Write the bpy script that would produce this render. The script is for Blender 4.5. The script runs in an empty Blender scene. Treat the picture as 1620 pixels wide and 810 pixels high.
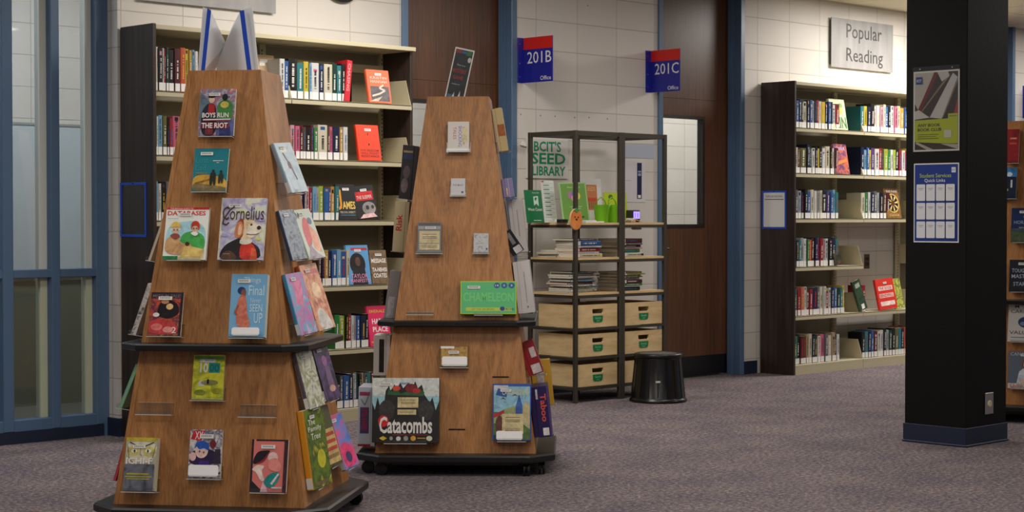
import bpy, math, random
from mathutils import Vector, Matrix
R_ = random.Random(7)
SC = bpy.context.scene
COL = SC.collection
# ------------------------------------------------------------------ camera
# room axes: x runs along the long block wall, y runs into it, z up (metres); camera stands at (0,0)
F, PT, YW, H0 = 2805.47, .0217, .7758, 1.21
cyw, syw, cp, sp = math.cos(YW), math.sin(YW), math.cos(PT), math.sin(PT)
CR, CF, CU = Vector((cyw, -syw, 0)), Vector((syw*cp, cyw*cp, -sp)), Vector((syw*sp, cyw*sp, cp))
CO = Vector((0, 0, H0))
cam_d = bpy.data.cameras.new('camera'); cam = bpy.data.objects.new('camera', cam_d); COL.objects.link(cam)
cam_d.sensor_width = 36; cam_d.lens = 36*F/1620; cam_d.clip_end = 200
cam.matrix_world = Matrix(((CR.x, CU.x, -CF.x, CO.x), (CR.y, CU.y, -CF.y, CO.y), (CR.z, CU.z, -CF.z, CO.z), (0, 0, 0, 1)))
SC.camera = cam
SC.view_settings.view_transform = 'Standard'; SC.view_settings.look = 'None'
SC.view_settings.gamma = 1; SC.view_settings.use_curve_mapping = False
SC.view_settings.exposure = 0.0
# ------------------------------------------------------------------ world and room lamps
w = bpy.data.worlds.new('world'); SC.world = w; w.use_nodes = True
w.node_tree.nodes['Background'].inputs[0].default_value = (.98, .97, 1.0, 1)
w.node_tree.nodes['Background'].inputs[1].default_value = .16
CEIL = 2.972
def lamp(x, y, sx, sy, power, z=CEIL-.03, col=(1, .955, .89), spread=180):
    d = bpy.data.lights.new('ceiling_lamp', 'AREA'); d.shape = 'RECTANGLE'; d.size = sx; d.size_y = sy
    d.energy = power; d.color = col; d.spread = math.radians(spread)
    o = bpy.data.objects.new('ceiling_lamp', d); COL.objects.link(o); o.location = (x, y, z)
    return o
LAMPS = [(2.6, 6.9, 38), (6.6, 7.25, 50), (9.0, 6.5, 22), (12.6, 7.45, 85), (15.6, 7.3, 40),
         (2.2, 3.6, 38), (5.0, 4.2, 38), (7.6, 2.2, 22), (11.2, 4.2, 35), (4.2, 1.0, 25), (0.2, 0.6, 25)]
for lx, ly, lp in LAMPS: lamp(lx, ly, 1.2, .6, lp*1.06)

# ------------------------------------------------------------------ helpers
def ray(px, py): return CF + CR*((px-810)/F) - CU*((py-405)/F)
def hitp(px, py, n, c):
    n = Vector(n); d = ray(px, py); return CO + d*((c - CO.dot(n))/d.dot(n))
def HY(px, py, y): return hitp(px, py, (0, 1, 0), y)
def HX(px, py, x): return hitp(px, py, (1, 0, 0), x)
def HZ(px, py, z): return hitp(px, py, (0, 0, 1), z)
def depth(p): return (p-CO).dot(CF)
def lin(c):
    return tuple(((v/255)/12.92 if v/255 <= .04045 else ((v/255+.055)/1.055)**2.4) for v in c[:3]) + (1,)
_M = {}
def mat(c, rough=.5, metal=0, name=None, spec=.5):
    k = (tuple(c), rough, metal, name, spec)
    if k in _M: return _M[k]
    m = bpy.data.materials.new(name or 'paint_%02x%02x%02x' % tuple(int(v) for v in c)); m.use_nodes = True
    b = m.node_tree.nodes['Principled BSDF']
    b.inputs['Base Color'].default_value = lin(c); b.inputs['Roughness'].default_value = rough
    b.inputs['Metallic'].default_value = metal; b.inputs['Specular IOR Level'].default_value = spec
    _M[k] = m; return m
def nodes(m): return m.node_tree.nodes, m.node_tree.links, m.node_tree.nodes['Principled BSDF']
def newm(name, rough=.5):
    m = bpy.data.materials.new(name); m.use_nodes = True
    m.node_tree.nodes['Principled BSDF'].inputs['Roughness'].default_value = rough
    return m
def ramp(m, stops):
    r = m.node_tree.nodes.new('ShaderNodeValToRGB'); e = r.color_ramp.elements
    while len(e) < len(stops): e.new(.5)
    for q, (p, c) in zip(e, stops): q.position = p; q.color = lin(c)
    return r
def noise_mat(name, stops, scale, stretch=(1, 1, 1), rough=.5, detail=4, bump=0, dist=0, coord='Object'):
    m = newm(name, rough); N, L, B = nodes(m)
    tc = N.new('ShaderNodeTexCoord'); mp = N.new('ShaderNodeMapping'); mp.inputs['Scale'].default_value = stretch
    nz = N.new('ShaderNodeTexNoise'); nz.inputs['Scale'].default_value = scale; nz.inputs['Detail'].default_value = detail
    nz.inputs['Distortion'].default_value = dist
    r = ramp(m, stops)
    L.new(tc.outputs[coord], mp.inputs[0]); L.new(mp.outputs[0], nz.inputs[0]); L.new(nz.outputs[0], r.inputs[0]); L.new(r.outputs[0], B.inputs[0])
    if bump:
        b = N.new('ShaderNodeBump'); b.inputs['Strength'].default_value = bump; b.inputs['Distance'].default_value = .004
        L.new(nz.outputs[0], b.inputs['Height']); L.new(b.outputs[0], B.inputs['Normal'])
    return m
def oak_mat(name, dark, mid, light, rough=.42, WV=.10):
    m = newm(name, rough); N, L, B = nodes(m)
    tc = N.new('ShaderNodeTexCoord'); mp = N.new('ShaderNodeMapping'); mp.inputs['Scale'].default_value = (1, 1, .10)
    nz = N.new('ShaderNodeTexNoise'); nz.inputs['Scale'].default_value = 5; nz.inputs['Detail'].default_value = 2
    wv = N.new('ShaderNodeTexWave'); wv.wave_type = 'RINGS'; wv.rings_direction = 'Z'
    mp2 = N.new('ShaderNodeMapping'); mp2.inputs['Scale'].default_value = (1, 1, .12); mp2.inputs['Location'].default_value = (.05, .0, .3)
    wv.inputs['Scale'].default_value = 9; wv.inputs['Distortion'].default_value = 5; wv.inputs['Detail'].default_value = 2; wv.inputs['Detail Scale'].default_value = 1.2
    fn = N.new('ShaderNodeTexNoise'); fn.inputs['Scale'].default_value = 160; fn.inputs['Detail'].default_value = 3
    mp3 = N.new('ShaderNodeMapping'); mp3.inputs['Scale'].default_value = (1, 1, .03)
    for q in (mp, mp2, mp3): L.new(tc.outputs['Object'], q.inputs[0])
    L.new(mp.outputs[0], nz.inputs[0]); L.new(mp2.outputs[0], wv.inputs[0]); L.new(mp3.outputs[0], fn.inputs[0])
    a = N.new('ShaderNodeMath'); a.operation = 'MULTIPLY_ADD'; a.inputs[1].default_value = WV
    L.new(wv.outputs[1], a.inputs[0])
    b = N.new('ShaderNodeMath'); b.operation = 'MULTIPLY'; b.inputs[1].default_value = .5; L.new(fn.outputs[0], b.inputs[0]); L.new(b.outputs[0], a.inputs[2])
    c = N.new('ShaderNodeMath'); c.operation = 'MULTIPLY_ADD'; c.inputs[1].default_value = .35; L.new(nz.outputs[0], c.inputs[0]); L.new(a.outputs[0], c.inputs[2])
    r = ramp(m, [(.32, dark), (.52, mid), (.78, light)])
    L.new(c.outputs[0], r.inputs[0]); L.new(r.outputs[0], B.inputs[0])
    return m
def art_noise(name, cols, scale=28):
    n = len(cols); st = [(.28+.44*i/(n-1), c) for i, c in enumerate(cols)]
    m = noise_mat(name, st, scale, rough=.4, detail=3, dist=.6)
    return m

class MB:
    def __init__(s): s.v = []; s.f = []; s.m = []; s.mats = []
    def mi(s, m):
        if m not in s.mats: s.mats.append(m)
        return s.mats.index(m)
    def add(s, vs, fs, m, T=None):
        o = len(s.v); i = s.mi(m)
        for v in vs: s.v.append(tuple(T @ Vector(v)) if T is not None else tuple(v))
        for f in fs: s.f.append(tuple(o+k for k in f)); s.m.append(i)
        return s
    def box(s, x0, x1, y0, y1, z0, z1, m, T=None, c=0):
        if x1 < x0: x0, x1 = x1, x0
        if y1 < y0: y0, y1 = y1, y0
        if z1 < z0: z0, z1 = z1, z0
        if c <= 0:
            return s.add([(x, y, z) for z in (z0, z1) for y in (y0, y1) for x in (x0, x1)],
                         [(0, 2, 3, 1), (4, 5, 7, 6), (0, 1, 5, 4), (2, 6, 7, 3), (0, 4, 6, 2), (1, 3, 7, 5)], m, T)
        c = min(c, (x1-x0)*.45, (y1-y0)*.45, (z1-z0)*.45); vs = []; idx = {}
        for iz, Z_ in enumerate((z0, z1)):
            for iy, Y_ in enumerate((y0, y1)):
                for ix, X_ in enumerate((x0, x1)):
                    dx, dy, dz = (c if ix == 0 else -c), (c if iy == 0 else -c), (c if iz == 0 else -c)
                    for a, p in enumerate(((X_, Y_+dy, Z_+dz), (X_+dx, Y_, Z_+dz), (X_+dx, Y_+dy, Z_))):
                        idx[(ix, iy, iz, a)] = len(vs); vs.append(p)
        g = lambda *k: idx[k]
        fs = []
        fs += [(g(0,0,0,0), g(0,0,1,0), g(0,1,1,0), g(0,1,0,0)), (g(1,0,0,0), g(1,1,0,0), g(1,1,1,0), g(1,0,1,0))]
        fs += [(g(0,0,0,1), g(1,0,0,1), g(1,0,1,1), g(0,0,1,1)), (g(0,1,0,1), g(0,1,1,1), g(1,1,1,1), g(1,1,0,1))]
        fs += [(g(0,0,0,2), g(0,1,0,2), g(1,1,0,2), g(1,0,0,2)), (g(0,0,1,2), g(1,0,1,2), g(1,1,1,2), g(0,1,1,2))]
        for i in (0, 1):
            for j in (0, 1):
                fs.append((g(i,j,0,0), g(i,j,0,1), g(i,j,1,1), g(i,j,1,0)))
                fs.append((g(i,0,j,0), g(i,0,j,2), g(i,1,j,2), g(i,1,j,0)))
                fs.append((g(0,i,j,1), g(0,i,j,2), g(1,i,j,2), g(1,i,j,1)))
                for k in (0, 1): fs.append((g(i,j,k,0), g(i,j,k,1), g(i,j,k,2)))
        return s.add(vs, fs, m, T)
    def prism(s, poly, z0, z1, m, T=None, c=0):
        n = len(poly)
        rings = [(z0, 0), (z1, 0)] if not c else [(z0, c), (z0+c, 0), (z1-c, 0), (z1, c)]
        cx = sum(p[0] for p in poly)/n; cy = sum(p[1] for p in poly)/n
        vs = []
        for z, k in rings:
            for x, y in poly:
                r = math.hypot(x-cx, y-cy) or 1; q = 1-k/r
                vs.append((cx+(x-cx)*q, cy+(y-cy)*q, z))
        fs = [tuple(range(n-1, -1, -1)), tuple((len(rings)-1)*n+i for i in range(n))]
        for j in range(len(rings)-1):
            for i in range(n): fs.append((j*n+i, j*n+(i+1) % n, (j+1)*n+(i+1) % n, (j+1)*n+i))
        return s.add(vs, fs, m, T)
    def lathe(s, prof, m, T=None, n=24):
        vs = [(r*math.cos(2*math.pi*i/n), r*math.sin(2*math.pi*i/n), z) for r, z in prof for i in range(n)]
        fs = [tuple(range(n-1, -1, -1)), tuple((len(prof)-1)*n+i for i in range(n))]
        for j in range(len(prof)-1):
            for i in range(n): fs.append((j*n+i, j*n+(i+1) % n, (j+1)*n+(i+1) % n, (j+1)*n+i))
        return s.add(vs, fs, m, T)
    def tube(s, pts, r, m, T=None, n=8):
        pts = [Vector(p) for p in pts]; vs = []
        for i, p in enumerate(pts):
            d = (pts[min(i+1, len(pts)-1)]-pts[max(i-1, 0)]).normalized()
            a = d.cross(Vector((0, 0, 1)) if abs(d.z) < .9 else Vector((1, 0, 0))).normalized(); b = d.cross(a)
            for k in range(n):
                t = 2*math.pi*k/n; vs.append(tuple(p + a*(r*math.cos(t)) + b*(r*math.sin(t))))
        fs = [tuple(range(n)), tuple((len(pts)-1)*n+i for i in range(n-1, -1, -1))]
        for j in range(len(pts)-1):
            for i in range(n): fs.append((j*n+i, (j+1)*n+i, (j+1)*n+(i+1) % n, j*n+(i+1) % n))
        return s.add(vs, fs, m, T)
    def build(s, name, parent=None, smooth=False):
        me = bpy.data.meshes.new(name); me.from_pydata(s.v, [], s.f)
        for m in s.mats: me.materials.append(m)
        me.polygons.foreach_set('material_index', s.m)
        if smooth: me.polygons.foreach_set('use_smooth', [True]*len(s.f))
        me.update()
        o = bpy.data.objects.new(name, me); COL.objects.link(o)
        if parent is not None: o.parent = parent
        return o
def fixn(o):
    import bmesh
    b = bmesh.new(); b.from_mesh(o.data); bmesh.ops.recalc_face_normals(b, faces=b.faces); b.to_mesh(o.data); b.free(); return o
def thing(name, label, cat, loc=(0, 0, 0), rz=0, group=None, M=None):
    o = bpy.data.objects.new(name, None); COL.objects.link(o); o.empty_display_size = .05
    if M is not None: o.matrix_world = M
    else: o.location = loc; o.rotation_euler = (0, 0, rz)
    o['label'] = label; o['category'] = cat
    if group: o['group'] = group
    return o
def struct(o): o['kind'] = 'structure'; return o

# ---- flat printed art on a rectangle; drawn in u,v (0..1) on the plane y = y0, facing -y
_TXT = {}
def text_mesh(txt, font_scale=1.0):
    if txt in _TXT: return _TXT[txt]
    cu = bpy.data.curves.new('t', 'FONT'); cu.body = txt.lstrip('*'); cu.size = 1; cu.resolution_u = 2; cu.offset = .025 if txt[0] == '*' else .004
    o = bpy.data.objects.new('t', cu); COL.objects.link(o)
    dg = bpy.context.evaluated_depsgraph_get(); me = o.evaluated_get(dg).to_mesh()
    vs = [(v.co.x, v.co.y) for v in me.vertices]; fs = [tuple(p.vertices) for p in me.polygons]
    o.evaluated_get(dg).to_mesh_clear(); bpy.data.objects.remove(o); bpy.data.curves.remove(cu)
    if vs:
        x0 = min(v[0] for v in vs); x1 = max(v[0] for v in vs); y0 = min(v[1] for v in vs); y1 = max(v[1] for v in vs)
        vs = [((x-x0)/(x1-x0 or 1), (y-y0)/(y1-y0 or 1)) for x, y in vs]
    _TXT[txt] = (vs, fs); return vs, fs
def asmat(c): return c if isinstance(c, bpy.types.Material) else mat(c, .35)
_INK = {}; INK = [True]; SMOOTH = [False]
def ink(c):
    if isinstance(c, bpy.types.Material) or not INK[0]: return asmat(c)
    k = tuple(c)
    if k not in _INK:
        v = lambda f, d: tuple(min(255, max(0, q*f+d)) for q in k)
        _INK[k] = noise_mat('printed_ink', [(.32, v(.88, -2)), (.47, k), (.56, v(1.01, 1)), (.68, v(1.05, 11))], 34, (1, 1, 1), .35, 4, dist=1.2)
    return _INK[k]
def draw(mb, art, x0, x1, z0, z1, y0, T=None, step=.00018):
    """art: ('r',u0,v0,u1,v1,col) ('e',cu,cv,ru,rv,col) ('p',[(u,v)..],col) ('t',text,u0,v0,u1,v1,col[,rot]) ('l',[(u,v)..],width,col)"""
    y = y0
    cl = lambda a: min(1, max(0, a))
    def P(u, v): return (x0+(x1-x0)*u, y, z0+(z1-z0)*v)
    for a in art:
        y -= step; k = a[0]
        if k == 'r': mb.add([P(a[1], a[2]), P(a[3], a[2]), P(a[3], a[4]), P(a[1], a[4])], [(0, 1, 2, 3)], ink(a[5]), T)
        elif k == 'e':
            n = 24; mb.add([P(cl(a[1]+a[3]*math.cos(2*math.pi*i/n)), cl(a[2]+a[4]*math.sin(2*math.pi*i/n))) for i in range(n)], [tuple(range(n))], ink(a[5]), T)
        elif k == 'p' and SMOOTH[0] and len(a[1]) > 4:
            q = a[1]
            for _ in range(2): q = [(p[0]*f+r[0]*(1-f), p[1]*f+r[1]*(1-f)) for p, r in zip(q, q[1:]+q[:1]) for f in (.78, .22)]
            mb.add([P(cl(u), cl(v)) for u, v in q], [tuple(range(len(q)))], ink(a[2]), T)
        elif k == 'p': mb.add([P(cl(u), cl(v)) for u, v in a[1]], [tuple(range(len(a[1])))], ink(a[2]), T)
        elif k == 'l':
            pts = [Vector(P(cl(u), cl(v))) for u, v in a[1]]; hw = a[2]/2
            for p, q in zip(pts, pts[1:]):
                d = (q-p).normalized(); nn = Vector((-d.z, 0, d.x))*hw
                mb.add([p-nn, q-nn, q+nn, p+nn], [(0, 1, 2, 3)], asmat(a[3]), T)
        elif k == 't':
            vs, fs = text_mesh(a[1]); rot = a[7] if len(a) > 7 else 0
            if rot == 0: pv = [P(a[2]+(a[4]-a[2])*u, a[3]+(a[5]-a[3])*v) for u, v in vs]
            elif rot == -90: pv = [P(a[2]+(a[4]-a[2])*v, a[5]-(a[5]-a[3])*u) for u, v in vs]
            else: pv = [P(a[4]-(a[4]-a[2])*v, a[3]+(a[5]-a[3])*u) for u, v in vs]
            mb.add(pv, fs, asmat(a[6]), T)

WHITE = (226, 224, 220); PAGE = (214, 204, 182); BLACK = (16, 16, 18)
paper = mat(WHITE, .6, name='white_paper'); page_m = noise_mat('page_edges', [(.4, (196, 186, 164)), (.6, (222, 214, 194))], 300, (1, 1, 6), .8)
def clear_mat(name, tint=(235, 240, 240), refl=.10, rough=.22):
    m = bpy.data.materials.new(name); m.use_nodes = True; N, L = m.node_tree.nodes, m.node_tree.links
    for n in list(N): N.remove(n)
    o = N.new('ShaderNodeOutputMaterial'); t = N.new('ShaderNodeBsdfTransparent'); t.inputs[0].default_value = lin(tint)
    g = N.new('ShaderNodeBsdfGlossy'); g.inputs['Roughness'].default_value = rough
    mx = N.new('ShaderNodeMixShader'); mx.inputs[0].default_value = refl; L.new(t.outputs[0], mx.inputs[1]); L.new(g.outputs[0], mx.inputs[2]); L.new(mx.outputs[0], o.inputs[0])
    return m
acrylic = clear_mat('clear_acrylic', (246, 247, 246), .045); glass = clear_mat('window_glass', (230, 233, 235), .07, .03)
glint_m = mat((206, 208, 206), .25, name='acrylic_edge_glint')  # pale colour for the bright glints painted along acrylic edges
black_lam = mat((22, 21, 21), .38, name='black_laminate'); black_pl = mat((12, 12, 13), .35, name='black_plastic')
chrome = mat((190, 190, 190), .3, 1, name='brushed_steel')
navy_base = mat((24, 34, 58), .5, name='navy_rubber_base'); blue_paint = mat((82, 108, 138), .38, name='blue_frame_paint')
steel = mat((186, 176, 146), .42, name='beige_shelf_steel')

# ---- a book. local: front cover faces -y (outer face at y=0), back at y=t, spine at x=0, fore edge at x=w, foot at z=0
def book(name, label, cat, M, w, h, t, cover, art=(), spine_art=(), group=None, spine_col=None, lab=True, sticker=None, hard=True, parts=True, spine_label_h=.042, fore=None):
    o = thing(name, label, cat, M=M, group=group)
    cm = asmat(cover); sm = asmat(spine_col) if spine_col is not None else cm
    b = MB(); k = .0025 if hard else .0008; ov = .003 if hard else .0005
    b.box(0, w, 0, k, 0, h, cm); b.box(0, w, t-k, t, 0, h, cm)
    b.prism([(-.0022, t*.25), (-.0022, t*.75), (-.0006, t*.93), (.0012, t-.0002), (.0022, t-.0002), (.0022, .0002), (.0012, .0002), (-.0006, t*.07)][::-1], 0, h, sm)
    if art: draw(b, art, 0, w, 0, h, -.00002)
    if spine_art:
        T = Matrix(((0, 1, 0, 0), (-1, 0, 0, t), (0, 0, 1, 0), (0, 0, 0, 1)))   # local -y plane -> -x face
        draw(b, spine_art, t*.26, t*.74, 0, h, -.0023, T)
    cv = b.build('cover', o)
    MB().box(.002, w-ov, k, t-k, ov, h-ov, page_m if fore is None else asmat(fore)).build('page_block', o)
    if lab:
        T = Matrix(((0, 1, 0, 0), (-1, 0, 0, t), (0, 0, 1, 0), (0, 0, 0, 1)))
        s = MB(); s.box(t*.08, t*.92, -.0034, -.0021, .004, .004+spine_label_h, paper, T)
        s.build('spine_label', cv)
    if sticker:
        u, v, sw, sh = sticker
        s = MB(); s.box(w*u-sw/2, w*u+sw/2, -.0032, -.0024, h*v-sh/2, h*v+sh/2, paper)
        for i in range(7): s.box(w*u-sw*.38+sw*.11*i, w*u-sw*.38+sw*(.11*i+.05), -.0034, -.0032, h*v-sh*.15, h*v+sh*.3, mat((90, 90, 90), .6))
        s.build('barcode_sticker', cv)
    return o
def frame(origin, u, n_out, up):
    """matrix with local x=u, local -y = n_out, local z = up"""
    yv = -n_out
    return Matrix(((u.x, yv.x, up.x, origin.x), (u.y, yv.y, up.y, origin.y), (u.z, yv.z, up.z, origin.z), (0, 0, 0, 1)))
# ================================================================== the room
def block_mat(name, axis, z0=.119, x0=8.571):
    m = newm(name, .55); N, L, B = nodes(m)
    tc = N.new('ShaderNodeTexCoord'); sx = N.new('ShaderNodeSeparateXYZ'); cb = N.new('ShaderNodeCombineXYZ')
    mp = N.new('ShaderNodeMapping'); mp.inputs['Location'].default_value = (-x0+.406*40+.004, -z0+.2032*10+.004, 0)
    br = N.new('ShaderNodeTexBrick'); br.offset = 0; br.squash = 1
    for k, v in (('Scale', 1), ('Mortar Size', .004), ('Mortar Smooth', .6), ('Bias', 0), ('Brick Width', .406), ('Row Height', .2032)): br.inputs[k].default_value = v
    br.inputs['Color1'].default_value = lin((212, 206, 198)); br.inputs['Color2'].default_value = lin((206, 200, 192)); br.inputs['Mortar'].default_value = lin((176, 170, 162))
    L.new(tc.outputs['Object'], sx.inputs[0]); L.new(sx.outputs[axis], cb.inputs[0]); L.new(sx.outputs[2], cb.inputs[1]); L.new(cb.outputs[0], mp.inputs[0]); L.new(mp.outputs[0], br.inputs[0])
    L.new(br.outputs[0], B.inputs[0])
    nz = N.new('ShaderNodeTexNoise'); nz.inputs['Scale'].default_value = 90; L.new(tc.outputs['Object'], nz.inputs[0])
    ad = N.new('ShaderNodeMath'); ad.operation = 'MULTIPLY_ADD'; ad.inputs[1].default_value = -6; L.new(br.outputs[1], ad.inputs[0]); L.new(nz.outputs[0], ad.inputs[2])
    bp = N.new('ShaderNodeBump'); bp.inputs['Strength'].default_value = .35; bp.inputs['Distance'].default_value = .0012
    L.new(ad.outputs[0], bp.inputs['Height']); L.new(bp.outputs[0], B.inputs['Normal'])
    return m
blk = block_mat('painted_block_wall', 0); blk_side = block_mat('painted_block_wall_return', 1)
def carpet():
    m = newm('speckled_carpet', .95); N, L, B = nodes(m); B.inputs['Specular IOR Level'].default_value = .1
    tc = N.new('ShaderNodeTexCoord'); a = N.new('ShaderNodeTexNoise'); a.inputs['Scale'].default_value = 48; a.inputs['Detail'].default_value = 5; a.inputs['Roughness'].default_value = .8
    b = N.new('ShaderNodeTexNoise'); b.inputs['Scale'].default_value = 3; b.inputs['Detail'].default_value = 3
    r = ramp(m, [(.34, (64, 62, 70)), (.45, (100, 95, 100)), (.54, (130, 120, 120)), (.66, (184, 166, 160))])
    r2 = ramp(m, [(.35, (225, 222, 232)), (.65, (255, 250, 248))])
    mx = N.new('ShaderNodeMix'); mx.data_type = 'RGBA'; mx.blend_type = 'MULTIPLY'; mx.inputs[0].default_value = 1
    L.new(tc.outputs['Object'], a.inputs[0]); L.new(tc.outputs['Object'], b.inputs[0]); L.new(a.outputs[0], r.inputs[0]); L.new(b.outputs[0], r2.inputs[0])
    L.new(r.outputs[0], mx.inputs[6]); L.new(r2.outputs[0], mx.inputs[7]); L.new(mx.outputs[2], B.inputs[0])
    bp = N.new('ShaderNodeBump'); bp.inputs['Strength'].default_value = .5; bp.inputs['Distance'].default_value = .004
    L.new(a.outputs[0], bp.inputs['Height']); L.new(bp.outputs[0], B.inputs['Normal'])
    return m
struct(MB().box(-4, 20, -3, 8.62, -.08, 0, carpet()).build('floor'))
def ceiling_mat():
    m = newm('ceiling_tiles', .85); N, L, B = nodes(m)
    tc = N.new('ShaderNodeTexCoord'); br = N.new('ShaderNodeTexBrick'); br.offset = 0
    for k, v in (('Scale', 1), ('Mortar Size', .012), ('Mortar Smooth', .1), ('Brick Width', 1.22), ('Row Height', .61)): br.inputs[k].default_value = v
    br.inputs['Color1'].default_value = lin((222, 214, 198)); br.inputs['Color2'].default_value = lin((218, 210, 194)); br.inputs['Mortar'].default_value = lin((196, 186, 166))
    L.new(tc.outputs['Object'], br.inputs[0]); L.new(br.outputs[0], B.inputs[0]); return m
struct(MB().box(-4, 20, -3, 8.62, CEIL, CEIL+.08, ceiling_mat()).build('ceiling'))
YB, YWIN = 8.5, 8.6
DOORS = [(7.358, 8.374), (9.825, 10.832), (13.80, 14.86)]
wb_ = MB()
xs = 5.30
for a, b in DOORS + [(20, 20)]:
    wb_.box(xs, a, YB, YB+.2, 0, CEIL, blk); xs = b
wb_.box(5.298, 5.3005, YB, YB+.2, 0, CEIL, blk_side)
struct(wb_.build('wall_back'))
# navy rubber base along the wall
bs = MB()
bs.box(5.285, 5.31, YB-.012, YB+.1, 0, .10, navy_base)
for a, b in ((7.17, 7.358), (8.374, 9.825), (10.832, 11.0), (12.0, 13.80), (14.86, 20)): bs.box(a, b, YB-.01, YB, 0, .10, navy_base)
struct(bs.build('baseboard_back'))
# offices behind the wall
oliv = mat((104, 106, 88), .6); office = block_mat('office_block_wall', 0, .02, .1)
struct(MB().box(2.5, 18, 10.3, 10.4, 0, CEIL, office).build('wall_office'))
struct(MB().box(2.5, 18, 8.72, 10.3, -.08, 0, mat((80, 80, 70), .9)).build('floor_office'))
struct(MB().box(2.5, 18, 8.72, 10.3, CEIL, CEIL+.05, mat((214, 210, 200), .9)).build('ceiling_office'))
struct(MB().box(2.5, 7.0, 10.27, 10.3, 0, .80, oliv).build('trim_1'))
wbd = thing('whiteboard', 'wide pale grey whiteboard seen through the tall blue framed window panes', 'whiteboard', (5.9, 10.27, 1.3))
MB().box(-1.6, .98, -.02, 0, -.45, .50, mat((190, 200, 204), .3)).build('board_surface', wbd)
fr_ = MB()
for q in ((-1.62, 1.0, -.025, 0, -.47, -.45), (-1.62, 1.0, -.025, 0, .50, .515), (-1.62, -1.6, -.025, 0, -.45, .5), (.98, 1.0, -.025, 0, -.45, .5)): fr_.box(*q, mat((150, 152, 150), .4))
fr_.build('board_frame', wbd)
lamp(5.0, 9.4, 2.4, .3, 44, col=(.93, .97, 1)); lamp(12.0, 9.4, 1.8, .3, 60); lamp(8.2, 9.4, 1.2, .3, 40)
# window at the left: blue mullions, rails and glass panes
wf = MB(); D0, D1 = YWIN, YWIN+.10
for a, b in ((3.2, 3.28), (3.62, 3.7), (4.10, 4.18), (4.38, 4.46), (4.655, 4.718), (4.945, 4.997), (5.222, 5.30)):
    wf.box(a, b, D0, D1, .065, CEIL, blue_paint, c=.003)
wf.box(5.262, 5.30, D0, D1, 0, .07, blue_paint)
for a, b in ((.885, .930), (.062, .125)): wf.box(3.2, 5.225, D0+.004, D1-.01, a, b, blue_paint, c=.003)
w1 = struct(wf.build('window_1'))
st_ = MB()
for a in (4.925, 5.205):
    st_.box(a-.022, a+.02, D0+.05, D1, .125, .885, mat((196, 200, 172), .5)); st_.box(a-.022, a+.02, D0+.05, D1, .93, CEIL, mat((214, 218, 208), .5))
st_.build('glazing_stop', w1)
for a, b in ((3.7, 4.1), (4.18, 4.38), (4.46, 4.655), (4.718, 4.945), (4.997, 5.222)):
    for c, d in ((.125, .885), (.93, CEIL)):
        MB().box(a, b, D0+.062, D0+.068, c, d, glass).build('glass_pane', w1)
struct(MB().box(3.2, 5.262, YWIN-.004, YWIN+.05, 0, .064, navy_base).build('baseboard_window'))

wood_dark = oak_mat('dark_walnut_door', (70, 44, 26), (97, 61, 36), (120, 79, 48), .36, .05)
def door(n, x0, x1, wx0, win=True, handle=True):
    d = struct(thing('door_%d' % n, '', '')); del d['label']; del d['category']
    yl = YB+.115; f = MB()
    for a, b, rv0, rv1 in ((x0, x0+.05, x0+.02, x0+.05), (x1-.05, x1, x1-.05, x1-.02)):
        f.box(a, b, YB-.014, YB+.04, 0, CEIL, blue_paint, c=.003)
        f.box(rv0, rv1, YB+.04, YB+.2, 0, CEIL, blue_paint)
    # door stop inside the jamb
    f.box(x1-.066, x1-.05, YB+.062, YB+.10, 0, CEIL, blue_paint); f.box(x0+.05, x0+.066, YB+.062, YB+.10, 0, CEIL, blue_paint)
    f.build('door_frame', d)
    a, b = x0+.05, x1-.05
    MB().box(a, b, yl+.001, yl+.04, 2.1005, CEIL, wood_dark, c=.002).build('transom_panel', d)
    z0, z1 = 1.153, 1.958; wx1 = wx0+.535
    lf = MB()
    lf.box(a+.003, wx0, yl, yl+.04, .012, 2.1, wood_dark); lf.box(wx1, b-.003, yl, yl+.04, .012, 2.1, wood_dark)
    lf.box(wx0, wx1, yl, yl+.04, .012, z0, wood_dark); lf.box(wx0, wx1, yl, yl+.04, z1, 2.1, wood_dark)
    lf.build('door_leaf', d)
    vf = MB(); dk = mat((38, 26, 20), .4)
    for q in ((wx0-.018, wx0+.006, z0-.018, z1+.018), (wx1-.006, wx1+.018, z0-.018, z1+.018), (wx0+.006, wx1-.006, z0-.018, z0+.006), (wx0+.006, wx1-.006, z1-.006, z1+.018)):
        vf.box(q[0], q[1], yl-.008, yl+.048, q[2], q[3], dk)
    vf.build('vision_frame', d)
    MB().box(wx0+.006, wx1-.006, yl+.017, yl+.022, z0+.006, z1-.006, glass).build('glass_pane', d)
    MB().box(a+.01, b-.01, yl-.002, yl, .012, .16, black_pl).build('kick_plate', d)
    hd = MB(); hx = a+.055
    hd.box(hx-.03, hx+.03, yl-.006, yl, .90, 1.02, chrome, c=.003); hd.tube([(hx, yl, .98), (hx, yl-.05, .98), (hx+.10, yl-.05, .98)], .009, chrome)
    hd.build('handle', d, True)
    return d
door(1, *DOORS[0], 7.52); door(2, *DOORS[1], 9.945); door(3, *DOORS[2], 13.95)

# square black column with navy base, room-aligned
CX, CY = 8.22, 4.974; CW, CD = .414, .373

col_m = noise_mat('black_column_paint', [(.3, (9, 9, 8)), (.7, (13, 12, 11))], 60, rough=.6, bump=.15)
col_m.node_tree.nodes['Principled BSDF'].inputs['Specular IOR Level'].default_value = .2
struct(MB().box(CX, CX+CW, CY, CY+CD, 0, CEIL, col_m, c=.004).build('column'))
cb_ = MB(); cb_.box(CX-.006, CX+CW+.006, CY-.006, CY+CD+.006, 0, .10, navy_base, c=.002); cb_.box(CX-.012, CX+CW+.012, CY-.012, CY+CD+.012, 0, .012, navy_base, c=.004)
struct(cb_.build('baseboard_column'))
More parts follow.
